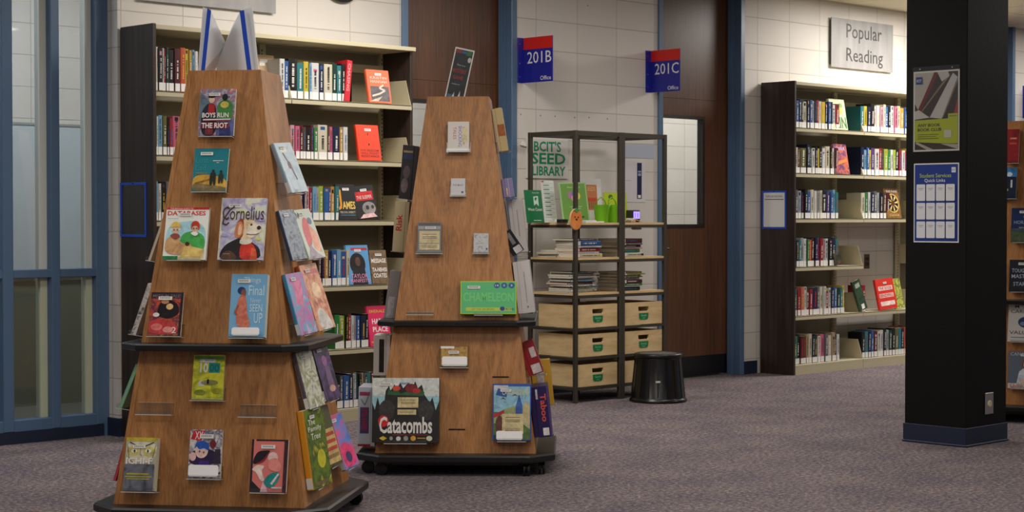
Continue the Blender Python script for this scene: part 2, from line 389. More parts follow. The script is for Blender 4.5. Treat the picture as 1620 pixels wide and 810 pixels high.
# ================================================================== steel bookcases
lam_dark = noise_mat('dark_walnut_laminate', [(.3, (40, 29, 24)), (.7, (62, 49, 42))], 30, (1, 1, .05), .4)
back_m = mat((128, 120, 98), .6, name='beige_back_panel')
YF = 8.18
def bookcase(label, x0, secs, shelves, backs, skip=()):
    o = thing('library_bookcase', label, 'bookcase', (x0, YF, 0)); W = .918; n = len(secs)
    X = lambda i: .02+W*i
    MB().box(-.004, .018, -.012, .31, 0, 2.255, lam_dark, c=.002).build('end_panel', o)
    MB().box(X(n)+.002, X(n)+.024, .02, .31, 0, 2.235, lam_dark, c=.002).build('end_panel', o)
    cn = MB(); cn.box(.018, X(n)+.024, -.01, .31, 2.225, 2.25, steel, c=.002); cn.build('canopy_top', o)
    for i in range(n+1):
        MB().box(X(i)-.02 if i else .019, X(i)+.02 if i < n else X(n), .275, .30, 0, 2.225, steel).build('upright', o)
    sl = MB()
    for i in range(n+1):
        for k in range(88): sl.box(X(i)-.012 if i else .03, X(i)-.006 if i else .036, .2735, .2752, .05+.0245*k, .064+.0245*k, mat((50, 46, 36), .7))
    s_ = sl.build('slot_strip', o)
    for i, sec in enumerate(secs):
        a, b = X(i)+.002, X(i+1)-.002
        for (za, zb) in backs[i]: MB().box(a, b, .302, .305, za, zb, back_m).build('back_panel', o)
        MB().box(a, b, .27, .30, 2.10, 2.15, steel).build('top_rail', o)
        for j, z in enumerate(shelves):
            if (i, j) in skip: continue
            m = MB()
            if z < .1: m.box(a, b, 0, .30, z-.02, z, steel, c=.002); m.box(a, b, .0, .012, 0, z-.019, steel)
            else: m.box(a, b, 0, .27, z-.006, z, steel); m.box(a, b, 0, .006, z-.03, z, steel, c=.0015)
            m.build('shelf', o)
            for s, xx in ((0, a), (1, b-.003)):
                MB().prism([(0, 0), (.27, 0), (.27, .155), (.05, .155), (.012, .03)], 0, .003, steel, Matrix(((0, 0, 1, xx), (1, 0, 0, .004), (0, 1, 0, z), (0, 0, 0, 1)))).build('end_bracket', o)
    return o
SHL = [1.895, 1.547, 1.192, .806, .430, .076]; SHR = [1.899, 1.550, 1.200, .828, .450, .076]
full = [(.08, 2.22)]
bookcase('tall beige steel bookcase with dark end panels, standing behind the front tower', 5.313, (0, 1), SHL, [full, full])
bookcase('tall beige steel bookcase with dark end panel, under the Popular Reading sign', 11.04, (0, 1, 2), SHR, [full, [(1.21, 2.22), (.08, .2)], full], skip=((1, 3),))

PAL = dict(red=(176, 30, 34), orange=(222, 88, 40), coral=(232, 110, 84), yellow=(226, 196, 40), gold=(206, 150, 52), lime=(170, 196, 50), green=(40, 140, 66), dkgreen=(22, 62, 48),
           teal=(40, 132, 138), sky=(110, 172, 210), blue=(40, 92, 170), navy=(26, 36, 74), purple=(92, 62, 130), pink=(224, 96, 134), rose=(222, 150, 160), maroon=(96, 26, 34),
           brown=(96, 62, 42), tan=(186, 156, 112), cream=(222, 210, 180), white=(222, 220, 214), silver=(164, 168, 172), grey=(104, 106, 110), black=(24, 23, 25), olive=(112, 108, 44))
PAL = {k: tuple(.86*(.84*c+.16*sum(v)/3) for c in v) for k, v in PAL.items()}
CN = dict(dkgreen='dark green', sky='sky blue', maroon='dark maroon', coral='coral', tan='tan', rose='pale pink', lime='lime green', gold='golden')
ORD = 'first second third fourth fifth sixth seventh eighth ninth tenth eleventh twelfth thirteenth fourteenth fifteenth sixteenth seventeenth eighteenth nineteenth twentieth twenty-first twenty-second twenty-third twenty-fourth twenty-fifth twenty-sixth twenty-seventh twenty-eighth'.split()
def spine_marks(c, t, h):
    c = PAL[c]; lum = sum(c)/3; f = (236, 232, 222) if lum < 130 else (40, 38, 44)
    if R_.random() < .3: f = R_.choice([(222, 180, 60), (190, 40, 40), (240, 240, 240), (60, 110, 170)])
    a = []
    if R_.random() < .35:
        v = R_.uniform(.75, .9); a.append(('r', 0, v, 1, min(1, v+R_.uniform(.05, .12)), R_.choice(list(PAL.values()))))
    v = .30
    top = R_.uniform(.7, .93)
    while v < top:
        q = R_.uniform(.015, .035); a.append(('r', .25, v, .78, v+q*.75, f)); v += q+.006
        if R_.random() < .16: v += .03
    return a
def shelf_run(spec, px0, ypx, z, where, group, hh=(.205, .25), y=8.205, tall=None):
    """spec: 'navy7 white5 ...' = colour and spine width in photo px, left to right; _n = gap"""
    px = px0; n = 0
    for tok in spec.split():
        nm = tok.rstrip('0123456789.'); wd = float(tok[len(nm):])
        if nm == '_': px += wd; continue
        xa, xb = HY(px, ypx, y).x, HY(px+wd, ypx, y).x; t = xb-xa-.0012; px += wd
        h = R_.uniform(*hh); dp = h*R_.uniform(.62, .7); yy = y+R_.uniform(-.004, .008)
        M = Matrix(((0, -1, 0, xb-.0006), (1, 0, 0, yy), (0, 0, 1, z+.0006), (0, 0, 0, 1)))
        size = 'thin' if t < .022 else ('medium' if t < .036 else 'thick')
        book('library_book', '%s %s book, %s from left %s' % (size, CN.get(nm, nm), ORD[n], where), 'book', M, dp, h, t, PAL[nm],
             spine_art=spine_marks(nm, t, h), group=group, hard=R_.random() < .5)
        n += 1
LF = 'beside the dark end panel, %s shelf behind the front tower'
NT = ['top', 'second', 'third', 'fourth', 'fifth', 'bottom']
def lw(i): return 'beside the tall dark end panel, %s shelf' % NT[i]
def lr(i): return 'on %s shelf between the two towers' % NT[i]
shelf_run('red5 white6 black7 white3 red3 dkgreen4 black9 maroon9 orange8 yellow6 gold5 sky4 white5', 239, 110, SHL[0], lw(0), 'books at the left end of the top shelf behind the front tower', (.225, .245))
shelf_run('white8 blue7 black14 teal10 yellow8 sky4 white12 navy7 cream13 dkgreen8 teal7 black6', 442, 125, SHL[0], lr(0), 'books on the top shelf between the towers', (.205, .232))
shelf_run('green8 white3 sky7 olive7 black3 red6 pink12 white7', 240, 220, SHL[1], lw(1), 'books at the left end of the second shelf behind the front tower', (.20, .22))
shelf_run('rose7 pink7 maroon5 brown5 black8 maroon5 green6 cream15 brown4 pink5 navy11 gold5 white7', 460, 225, SHL[1], lr(1), 'books on the second shelf between the towers', (.185, .205))
shelf_run('green4 sky7 white5 black7 grey6 navy5 white6', 240, 320, SHL[2], lw(2), 'books at the left end of the third shelf behind the front tower', (.195, .215))
shelf_run('purple6 navy4 rose6 red4 sky6 silver5 lime7 blue8 purple4 gold6 teal6', 474, 320, SHL[2], lr(2), 'books on the third shelf between the towers', (.19, .205))
shelf_run('brown5 navy4 gold6 navy6 blue8 sky7 blue8 cream5', 504, 420, SHL[3], lr(3), 'books on the fourth shelf between the towers', (.20, .215))
shelf_run('green8 lime9 black5 red5 white4 silver4 blue6 navy8 black5', 529, 520, SHL[4], lr(4), 'books on the fifth shelf between the towers', (.19, .205))
shelf_run('black6 grey5 blue9 navy6 silver5 dkgreen4 black5 tan4 grey5 teal5 maroon5', 532, 620, SHL[5], lr(5), 'books on the bottom shelf between the towers', (.19, .205))
def rl(i): return 'in left bay, %s shelf, bookcase beside the column' % NT[i]
def rr(i): return 'in right bay, %s shelf, bookcase beside the column' % NT[i]
G = lambda i, s: 'books in the %s bay of the %s shelf beside the column' % (s, NT[i])
shelf_run('lime4.5 blue5 navy4 dkgreen3.5 cream6 navy3.5 blue4 silver4 navy4 red3.5 white4 yellow6 navy4 blue4 dkgreen3 white5 red6', 1254, 180, SHR[0], rl(0), G(0, 'left'), (.195, .225))
shelf_run('teal5 yellow5 navy5 black6 white4 white5 rose5 cream4 blue5 black4 white5 pink5 cream5 gold6 blue4 white4', 1362, 188, SHR[0], rr(0), G(0, 'right'), (.20, .23))
shelf_run('black3.5 cream5 maroon4 olive10 navy5 dkgreen3 white5 black4 yellow3 black5 white5 cream7 black3.5 white4 maroon5', 1254, 250, SHR[1], rl(1), G(1, 'left'), (.195, .225))
shelf_run('navy5 sky4 blue4 yellow3.5 purple5 white7 red4 brown4 lime6 green4 white4 lime4 black6 red4 white5 red5 yellow5 teal5', 1362, 250, SHR[1], rr(1), G(1, 'right'), (.20, .23))
shelf_run('black5 grey4.5 silver5 navy4 black4.5 blue6 cream5 white4.5 silver4 cream4 black8 purple5 blue4 sky4 teal4.5', 1254, 322, SHR[2], rl(2), G(2, 'left'), (.205, .23))
shelf_run('cream6 green4 white4 navy6 grey5 silver4 black5 brown5 maroon5', 1363, 322, SHR[2], rr(2), G(2, 'right'), (.205, .23))
shelf_run('black5 navy4 teal4 silver5 white5 green3 orange4 maroon5 navy4 purple4 red5 silver4 white5 black5 navy5 teal4', 1254, 400, SHR[3], rl(3), G(3, 'left'), (.20, .225))
shelf_run('green3.5 teal4 red5 coral5 cream5 brown4 red5 navy8 grey4 cream5 white4 red5 white4 navy4 blue5 dkgreen5 teal4 yellow3', 1254, 478, SHR[4], rl(4), G(4, 'left'), (.20, .225))
shelf_run('green7 black5 maroon5 brown5 tan4 cream5 navy4 dkgreen5 white5 pink6 grey5 cream6 tan5 black3 white4', 1254, 555, SHR[5], rl(5), G(5, 'left'), (.205, .23))
shelf_run('red5', 1364, 475, SHR[4], 'behind a bracket, right bay, fifth shelf beside the column', None, (.21, .22), y=8.24)
shelf_run('black5 teal5 navy4 blue4 maroon6 cream5 white5 black4 silver4 dkgreen5 black5 olive5 teal5 navy5 orange4 rose5 cream4 black4', 1364, 545, SHR[5], rr(5), G(5, 'right'), (.205, .23))
# solid black / white book ends
def bookend(px, yp, z, label, c, h=.16, lean=0):
    p = HY(px, yp, 8.23); o = thing('bookend', label, 'bookend', (p.x, 8.23, z))
    m = asmat(c)
    MB().box(0, .0025, 0, .14, 0, h, m, Matrix.Rotation(lean, 4, 'Y')).build('upright_plate', o)
    MB().box(-.10, .0, 0, .14, .0002, .0012, m).build('foot_plate', o); return o
bookend(556, 130, SHL[0], 'black bookend at the right end of the top shelf row between towers', BLACK, .2)
bookend(550, 230, SHL[1], 'black bookend at the right end of the second shelf row', BLACK, .19)
bookend(584, 520, SHL[4], 'black bookend at the right end of the fifth shelf row', BLACK, .2)

# face-out books standing on shelves, given by the photo box of the cover
def faceout(label, px0, px1, ytop, z, cover, art, lean=.18, yf=8.19, t=.022, case='book', yaw=0, sticker=(.5, .86, .05, .015), spine=None, name='library_book', roll=0):
    p0, p1 = HY(px0, ytop, yf), HY(px1, ytop, yf); w = (p1.x-p0.x)/max(.3, math.cos(yaw)); 
    D = depth(Vector((p0.x, yf, z))); h = (HY((px0+px1)/2, ytop, yf+.02).z-z)/math.cos(lean)
    n = Vector((math.sin(-yaw), -math.cos(yaw), 0)); u = Vector((math.cos(yaw), -math.sin(yaw), 0)) if 0 else Vector((-n.y, n.x, 0))
    up0 = Vector((0, 0, 1)); up = up0*math.cos(lean)-n*math.sin(lean); nn = n*math.cos(lean)+up0*math.sin(lean)
    M = frame(Vector((p0.x, yf, z+t*math.sin(lean)+.001)), u, nn, up)
    if roll: M = M @ Matrix.Rotation(roll, 4, 'Y')
    return book(name, label, case, M, w, h, t, cover, art=art, sticker=sticker, spine_col=spine, lab=False)
Wc = (235, 232, 226); K = (20, 20, 22)
faceout('beige book facing out on the top shelf, dark blue handwritten title word', 404, 437, 88, SHL[0], (188, 160, 124), [('t', 'Writing', .06, .02, .95, .26, (40, 44, 110)), ('r', .3, .75, .55, .85, Wc)], lean=.1, yf=8.3)
faceout('orange and grey novel facing out with white winding road, top shelf', 585, 620, 112, SHL[0], (226, 104, 66), [('r', .1, .05, .93, .5, (88, 82, 84)), ('t', 'KRISTIN', .14, .72, .88, .80, (246, 200, 180)), ('t', 'HANNAH', .14, .60, .88, .69, (246, 200, 180)), ('l', [(.15, .2), (.5, .28), (.75, .38), (.5, .45), (.7, .55)], .011, (210, 196, 180)), ('p', [(0, .04), (.6, .2), (.4, .05)], (200, 180, 160))])
faceout('bright red orange book facing out with black capitals, second shelf', 569, 604, 199, SHL[1], (226, 62, 28), [('t', 'FOR FREEDOM', .1, .25, .9, .31, K), ('t', 'WILL FIGHT', .1, .17, .9, .23, K), ('t', 'RESISTANCE', .1, .09, .9, .15, K), ('r', .47, .70, .51, .77, K), ('r', .47, .42, .52, .48, K)])
faceout('black book facing out with large orange and tan title, third shelf', 537, 566, 293, SHL[2], (26, 26, 30), [('t', '*J', .03, .28, .24, .85, (216, 142, 30)), ('t', '*AMES', .26, .3, .95, .52, (226, 190, 90)), ('t', 'PERCIVAL EVERETT', .1, .18, .92, .24, (200, 190, 170)), ('r', .1, .12, .9, .14, (60, 120, 140))])
faceout('black and red book leaning back with a pale mask-like picture, third shelf', 567, 600, 297, SHL[2], (22, 20, 22), [('r', .08, .55, .92, .82, (196, 30, 34)), ('e', .62, .3, .32, .2, (140, 134, 130)), ('e', .55, .33, .08, .07, (40, 38, 40)), ('e', .8, .33, .07, .06, (40, 38, 40)), ('p', [(.1, .02), (.95, .02), (.8, .14), (.3, .14)], (222, 180, 178)), ('t', 'THE SLEEPER', .12, .6, .85, .7, (230, 210, 205))], lean=.2, roll=-.1)
faceout('blue book facing out with dark curly haired figure, fourth shelf', 554, 588, 389, SHL[3], (92, 156, 206), [('e', .45, .52, .36, .28, (18, 16, 18)), ('e', .47, .58, .12, .12, (92, 62, 52)), ('p', [(.15, .0), (.2, .42), (.75, .42), (.85, 0)], (30, 26, 34)), ('r', .2, .87, .95, .93, (190, 40, 60)), ('t', 'TAYLOR', .1, .16, .85, .27, (226, 150, 190)), ('t', 'MANIFESTO', .05, .05, .95, .14, (226, 150, 190))])
faceout('brown camouflage book facing out with white capitals, fourth shelf', 590, 616, 397, SHL[3], art_noise('leafy_brown', [(86, 66, 48), (128, 104, 76), (108, 86, 60)]), [('t', '*MESSAGE', .06, .62, .94, .75, Wc), ('t', '*TA-NEHISI', .06, .36, .94, .48, Wc), ('t', '*COATES', .1, .18, .9, .31, Wc)])
faceout('hot pink book facing out with white capitals, fifth shelf', 587, 620, 485, SHL[4], (222, 44, 96), [('t', 'EMERALD', .1, .83, .9, .9, (240, 190, 60)), ('t', '*HAPPY', .18, .55, .9, .68, Wc), ('t', '*PLACE', .18, .35, .9, .48, Wc), ('r', .05, .08, .95, .12, (226, 170, 50))], sticker=None)
# loose leaning pair with red spine, top shelf
faceout('slim black and red spined book leaning to the right, top shelf', 545, 553, 96, SHL[0], (196, 36, 48), [('t', 'CHASING', .25, .25, .75, .92, (240, 180, 180), -90)], lean=.05, roll=.13, t=.12, sticker=None)
# right bookcase face-outs
faceout('pale leafy book facing out with painted green word, top shelf by the column', 1318, 1342, 158, SHR[0], art_noise('leafy_white', [(214, 214, 196), (190, 200, 150), (226, 220, 206)]), [('t', '*KIN', .2, .05, .95, .42, (60, 120, 60)), ('e', .55, .62, .25, .12, (220, 190, 80)), ('e', .7, .8, .15, .08, (130, 170, 90))], sticker=None, yf=8.2)
faceout('purple and orange flame covered book facing out, second shelf by the column', 1325, 1345, 229, SHR[1], art_noise('violet_flame', [(60, 40, 90), (120, 60, 110), (210, 110, 50), (70, 50, 110)]), [('t', 'EMBER', .15, .8, .85, .9, (200, 180, 220)), ('p', [(.1, .3), (.9, .42), (.9, .52), (.1, .4)], (220, 130, 60))], sticker=None)
faceout('brown and gold book with dark target wheel facing out, third shelf', 1405, 1427, 299, SHR[2], art_noise('gilt_brown', [(96, 64, 30), (140, 100, 50), (112, 72, 34)]), [('e', .5, .5, .44, .32, (206, 170, 90)), ('e', .5, .5, .38, .28, K)]+[('p', [(.5, .5), (.5+.36*math.cos(a), .5+.26*math.sin(a)), (.5+.36*math.cos(a+.3), .5+.26*math.sin(a+.3))], (210, 180, 110)) for a in [i*.785 for i in range(8)]]+[('e', .5, .5, .12, .09, (90, 50, 30)), ('t', 'THE PARIS', .1, .86, .9, .93, Wc), ('t', 'CLOCK', .15, .06, .85, .14, (220, 190, 120))], sticker=None)
faceout('black leafy book leaning at the right end of the fourth shelf', 1322, 1334, 377, SHR[3], art_noise('night_leaf', [(26, 28, 26), (60, 66, 40), (120, 60, 60)]), [], lean=.12, roll=-.22, sticker=None)
faceout('dark green book leaning left with a white label, fifth shelf', 1362, 1374, 445, SHR[4], art_noise('deep_green', [(26, 48, 38), (54, 78, 54), (24, 34, 34)]), [('r', .2, .75, .8, .9, (160, 170, 150)), ('r', .3, .04, .7, .2, Wc)], lean=.15, roll=-.28, sticker=None)
faceout('red and white book facing out on the fifth shelf near the column', 1393, 1421, 443, SHR[4], (214, 52, 40), [('r', .1, .62, .9, .76, (238, 206, 196)), ('r', .1, .38, .9, .52, (238, 190, 180)), ('r', .1, .12, .9, .26, (240, 214, 204)), ('t', 'THE BOOK', .14, .64, .86, .74, (190, 40, 36)), ('t', 'BINDING', .14, .4, .86, .5, (190, 40, 36))], roll=-.06)
faceout('yellow green leafy book half hidden by the black column, fifth shelf', 1419, 1432, 442, SHR[4], art_noise('lime_leaf', [(140, 150, 50), (200, 196, 90), (90, 110, 40), (220, 210, 130)]), [], sticker=None, yf=8.22, roll=-.08)
# ================================================================== signs on the wall
INK[0] = False
def flag_sign(px, n, label):
    x = HY(px, 96, YB).x; o = thing('room_sign', label, 'sign', (x, YB, 2.116)); blue = (30, 36, 148); red = (214, 34, 24)
    b = MB(); b.box(0, .062, -.006, 0, 0, .302, mat(blue, .35), c=.0015)
    for z in (.04, .13, .26): b.lathe([(.004, 0), (.004, .002)], chrome, Matrix.Translation((.02, -.006, z)) @ Matrix.Rotation(math.pi/2, 4, 'X'), 8)
    b.build('wall_bracket', o)
    # projecting plate facing -x
    p = MB(); L_ = .272; p.box(.056, .062, -.006-L_, -.006, 0, .302, mat(blue, .3), c=.001)
    T = Matrix(((0, 1, 0, 0), (-1, 0, 0, -.006), (0, 0, 1, 0), (0, 0, 0, 1)))
    draw(p, [('r', 0, .735, 1, 1, red), ('t', n, .13, .42, .96, .68, (232, 232, 236)), ('t', 'Office', .58, .04, .95, .13, (226, 226, 232))], 0, L_, 0, .302, .0558, T)
    p.build('sign_plate', o); return o
flag_sign(818, '201B', 'blue and red flag sign reading 201B Office beside the left brown door')
flag_sign(1021, '201C', 'blue and red flag sign reading 201C Office beside the middle brown door')
pD = HY(1617, 140, YB)
o = thing('room_sign', 'dark blue sign on the wall at the far right photo edge above the third tower', 'sign', (pD.x+.01, YB, 2.14))
MB().box(0, .06, -.006, 0, 0, .30, mat((30, 40, 140), .35), c=.001).build('wall_bracket', o); MB().box(.056, .062, -.28, -.006, 0, .30, mat((30, 36, 148), .3), c=.001).build('sign_plate', o)
brushed = noise_mat('brushed_sign_metal', [(.3, (138, 136, 136)), (.7, (158, 155, 153))], 12, (1, 1, .2), .42)
def metal_sign(x0, x1, z0, z1, lines, label):
    o = thing('metal_wall_sign', label, 'sign', (x0, YB-.02, z0)); W, H = x1-x0, z1-z0
    b = MB(); b.box(0, W, -.006, 0, 0, H, brushed, c=.001)
    draw(b, [('t', t, u0, v0, u1, v1, (64, 62, 62)) for t, u0, v0, u1, v1 in lines], 0, W, 0, H, -.0061); b.build('sign_plate', o)
    s = MB(); s.box(.01, .05, 0, .02, .02, H-.02, mat((70, 70, 70), .5)); s.box(W-.05, W-.01, 0, .02, .02, H-.02, mat((70, 70, 70), .5)); s.build('spacer', o)
a = HY(1314.5, 27, YB-.02); b = HY(1412, 39, YB-.02)
metal_sign(a.x, b.x, HY(1314.5, 105.5, YB-.02).z, a.z, [('Popular', .235, .53, .81, .91), ('Reading', .235, .06, .83, .42)], 'brushed grey wall sign reading Popular Reading above the right bookcase')
metal_sign(5.43, 6.36, 2.414, 2.80, [('Fiction', .3, .4, .7, .75)][:0], 'plain grey metal wall sign above the bookcase behind the front tower')
# wall clock
ck = thing('wall_clock', 'round black rimmed wall clock cut by the top edge of the photo', 'clock', (6.865, YB, 2.685))
Tk = Matrix.Rotation(math.pi/2, 4, 'X')
MB().lathe([(.158, 0), (.165, .02), (.160, .035), (.148, .036), (.145, .02), (.001, .02)], mat((24, 22, 22), .35), Tk, 40).build('rim', ck, True)
MB().lathe([(.145, .02), (.145, .022)], paper, Tk, 40).build('dial', ck)
hh_ = MB(); hh_.box(-.004, .004, -.026, -.023, -.01, .09, mat(BLACK)); hh_.box(-.003, .09, -.028, -.026, -.003, .003, mat(BLACK)); hh_.build('hand', ck)
# acrylic sign pockets on the bookcase ends (face -x)
def pocket(px0, px1, py0, py1, xw, label, paper_in, border=(30, 84, 200)):
    A, B = HX(px0, py0, xw), HX(px1, py1, xw); z1, z0 = A.z, B.z; L_ = A.y-B.y
    o = thing('sign_pocket', label, 'sign holder', (xw, A.y, z0)); T = Matrix(((0, 1, 0, 0), (-1, 0, 0, 0), (0, 0, 1, 0), (0, 0, 0, 1))); H = z1-z0
    f = MB(); m = mat(border, .35); k = .014
    f.box(0, L_, -.004, 0, 0, k, m, T); f.box(0, L_, -.004, 0, H-k, H, m, T); f.box(0, k, -.004, 0, k, H-k, m, T); f.box(L_-k, L_, -.004, 0, k, H-k, m, T)
    f.build('blue_tape_frame', o)
    if paper_in:
        p = MB(); p.box(k, L_-k, -.002, 0, k, H-k, paper, T)
        draw(p, [('t', 'POPULAR READING', .1, .86, .9, .92, (70, 90, 130)), ('r', .06, .79, .94, .81, (60, 60, 66))], k, L_-k, k, H-k, -.0021, T); p.build('paper_sheet', o)
    else: MB().box(k, L_-k, -.003, -.001, k, H-k, acrylic, T).build('acrylic_sheet', o)
    q = MB(); q.lathe([(.005, 0), (.006, .003)], mat(BLACK), Matrix(((0, 0, -1, -.004), (-1, 0, 0, -L_*.5), (0, 1, 0, H-k/2), (0, 0, 0, 1))), 8); q.build('pin', o)
    return o
pocket(191, 232, 289, 375, 5.3085, 'empty clear sign holder framed in bright blue on dark bookcase end', False)
pocket(1206, 1244, 302, 362, 11.0355, 'blue framed holder with white sheet on the right bookcase end panel', True)
# posters on the left face of the column (plane x = CX)
def poster(px0, py0, px1, py1, label, art, holder=False, edge=Wc):
    A, B = HX(px0, py0, CX-.003), HX(px1, py1, CX-.003); L_ = A.y-B.y; H = A.z-B.z
    T = Matrix(((0, 1, 0, 0), (-1, 0, 0, 0), (0, 0, 1, 0), (0, 0, 0, 1)))
    o = thing('poster', label, 'poster', (CX-.003, A.y, B.z))
    p = MB(); p.box(0, L_, 0, .002, 0, H, asmat(edge), T); draw(p, art, 0, L_, 0, H, -.0001, T); p.build('printed_sheet', o)
    if holder:
        h = MB(); h.box(-.003, L_+.003, -.004, -.003, -.003, H+.024, acrylic, T)
        h.build('acrylic_holder', o)
        for u in (.15, .85):
            s = MB(); s.lathe([(.0035, 0), (.0035, .002)], chrome, Matrix(((0, 0, -1, -.004), (-1, 0, 0, -L_*u), (0, 1, 0, H+.012), (0, 0, 0, 1))), 8); s.build('screw', o)
    return o
yl = (186, 196, 34); bk = (58, 42, 40)
poster(1445.5, 114, 1517.5, 238, 'ANY BOOK BOOK CLUB poster with open books and lime banner on black column', [
    ('r', .03, .02, .97, .98, bk), ('p', [(.03, .98), (.03, .6), (.12, .5), (.45, .98)], (196, 186, 178)), ('p', [(.1, .52), (.16, .5), (.55, .98), (.46, .98)], (120, 30, 34)),
    ('p', [(.17, .5), (.2, .5), (.8, .93), (.78, .96)], (150, 124, 96)), ('p', [(.52, .98), (.62, .86), (.78, .92), (.76, .98)], (206, 200, 196)), ('p', [(.36, .42), (.62, .40), (.97, .9), (.86, .96)], (206, 202, 200)),
    ('p', [(.62, .40), (.66, .42), (.97, .86), (.97, .92)], (140, 120, 104)), ('p', [(.03, .4), (.03, .5), (.12, .52), (.36, .42)], (214, 206, 200)), ('p', [(.86, .40), (.97, .66), (.97, .4)], (176, 60, 56)),
    ('p', [(.05, .1), (.3, .02), (.45, .02), (.08, .12)], (190, 180, 170)), ('p', [(.6, .09), (.97, .02), (.97, .08)], (190, 180, 170)),
    ('p', [(.03, .12), (.76, .09), (.97, .09), (.97, .46), (.76, .46), (.76, .40), (.03, .39)], yl), ('t', '*ANY BOOK', .1, .305, .60, .345, (32, 36, 40)), ('t', '*BOOK CLUB', .1, .25, .62, .29, (32, 36, 40)),
    ('r', .1, .205, .56, .212, (70, 80, 40)), ('r', .1, .18, .5, .187, (70, 80, 40)), ('r', .1, .155, .56, .162, (70, 80, 40)), ('t', '#anybook', .79, .42, .95, .44, (60, 60, 30)),
    ('r', .06, .84, .20, .93, (28, 60, 130)), ('t', 'BCIT', .08, .865, .18, .9, Wc), ('r', .68, .165, .84, .26, (190, 190, 170))], True)
qd = [('r', .02, .015, .98, .985, (30, 58, 140)), ('t', 'Student Services', .13, .82, .83, .87, (176, 206, 60)), ('t', 'Quick Links', .24, .755, .70, .805, (236, 236, 240)), ('r', .84, .88, .93, .945, (226, 230, 236)), ('t', 'BCIT', .85, .9, .92, .925, (30, 58, 140))]
for i in range(4):
    for j in range(3):
        u = .065+.222*i; v = .055+.235*j
        qd += [('p', [(u+.01, v), (u+.185, v), (u+.195, v+.01), (u+.195, v+.2), (u+.185, v+.21), (u+.01, v+.21), (u, v+.2), (u, v+.01)], (226, 228, 232)), ('r', u+.04, v+.155, u+.155, v+.161, (120, 124, 134)), ('r', u+.06, v+.137, u+.135, v+.142, (150, 152, 160))]
poster(1446, 259, 1516.5, 384, 'Student Services Quick Links poster, blue with twelve white tiles on black column', qd)
oc = thing('wall_outlet', 'brushed steel outlet plate with cream round socket low on black column', 'outlet', (HY(1558, 640, CY-.001).x, CY, HY(1558, 656, CY).z))
W_ = HY(1570.5, 640, CY).x-oc.location.x; MB().box(0, W_, -.005, 0, 0, .115, chrome, c=.002).build('face_plate', oc)
MB().lathe([(.018, 0), (.018, .004), (.015, .006)], mat((210, 200, 160), .5), Matrix.Translation((W_/2, -.005, .056)) @ Tk, 16).build('socket', oc)
p = HY(1367, 404, YB); oc = thing('wall_outlet', 'dark double outlet plate on wall inside the right bookcase', 'outlet', (p.x, YB, HY(1367, 425, YB).z))
MB().box(0, .075, -.005, 0, 0, .12, mat((96, 84, 62), .4, .4), c=.002).build('face_plate', oc)
s = MB(); [s.box(.012+.028*i, .034+.028*i, -.007, -.005, .025+.042*j, .052+.042*j, mat((40, 34, 28), .5)) for i in (0, 1) for j in (0, 1)]; s.build('socket', oc)
# small anchor holes left in the wall beside the 201B sign
s = MB()
for px, py in ((824, 181), (855, 183), (878, 184), (909, 186), (932, 186), (961, 188), (930, 9)):
    q = HY(px, py, YB); s.lathe([(.006, 0), (.005, .001)], mat((140, 134, 128), .8), Matrix.Translation((q.x, YB, q.z)) @ Tk, 8)
struct(s.build('trim_2'))
# round ceiling light whose edge shows at the top right
cl_ = thing('ceiling_light', 'white round ceiling light peeking in at the top above the right bookcase', 'ceiling light', (11.52, 8.12, CEIL))
MB().lathe([(.17, 0), (.17, -.012), (.14, -.02)], mat((236, 232, 224), .4), None, 32).build('trim_ring', cl_)
em = newm('lamp_diffuser'); em.node_tree.nodes['Principled BSDF'].inputs['Emission Color'].default_value = (1, .94, .85, 1); em.node_tree.nodes['Principled BSDF'].inputs['Emission Strength'].default_value = 3
MB().lathe([(.135, -.0205), (.12, -.03), (.05, -.034)], em, None, 32).build('diffuser', cl_)

# ================================================================== seed library shelf unit
sx0, sy0, sD = 8.352, 7.925, .44
rail = mat((70, 64, 55), .45, .3, name='dark_bronze_metal'); ply = noise_mat('pale_birch_ply', [(.3, (204, 172, 120)), (.55, (220, 190, 140)), (.8, (228, 202, 156))], 7, (1, 1, 4), .5, dist=.5)
LV = [1.176, .947, .716, .486, .296, .100]
def shelf_unit(x0, label):
    o = thing('metal_shelf_unit', label, 'shelf', (x0, sy0, 0)); W = .4545; k = .026
    for x in (0, W-k):
        for y in (0, sD-k):
            MB().box(x, x+k, y, y+k, .0, 1.776, rail, c=.002).build('post', o)
    m = MB()
    for z in (1.776,) + tuple(LV[3:]):
        h = .03 if z > 1 else .018
        m = MB(); m.box(k-.003, W-k+.003, .004, k-.004, z-h, z-.001, rail); m.box(k-.003, W-k+.003, sD-k+.004, sD-.004, z-h, z-.001, rail)
        for x in (.004, W-k): m.box(x, x+k-.004, k-.006, sD-k+.006, z-h, z-.001, rail)
        m.build('cross_rail', o)
    for z in LV[:3]:
        b = MB(); b.box(k, W-k, .006, k, z-.034, z-.014, rail); b.box(k, W-k, sD-k, sD-.006, z-.034, z-.014, rail)
        for x in (.006, W-k): b.box(x, x+k-.006, k, sD-k, z-.034, z-.014, rail)
        b.build('shelf_rail', o); MB().box(.003, W-.003, k*.3, sD-k*.3, z-.014, z, ply).build('shelf_board', o)
    MB().box(.01, W-.01, .01, sD-.01, .098, .100, rail).build('bottom_pan', o) if 0 else None
    return o
shelf_unit(sx0, 'left bay of the dark metal seed library shelves, nearer the 201B sign')
shelf_unit(sx0+.4555, 'right bay of the dark metal seed library shelves, next to the door')
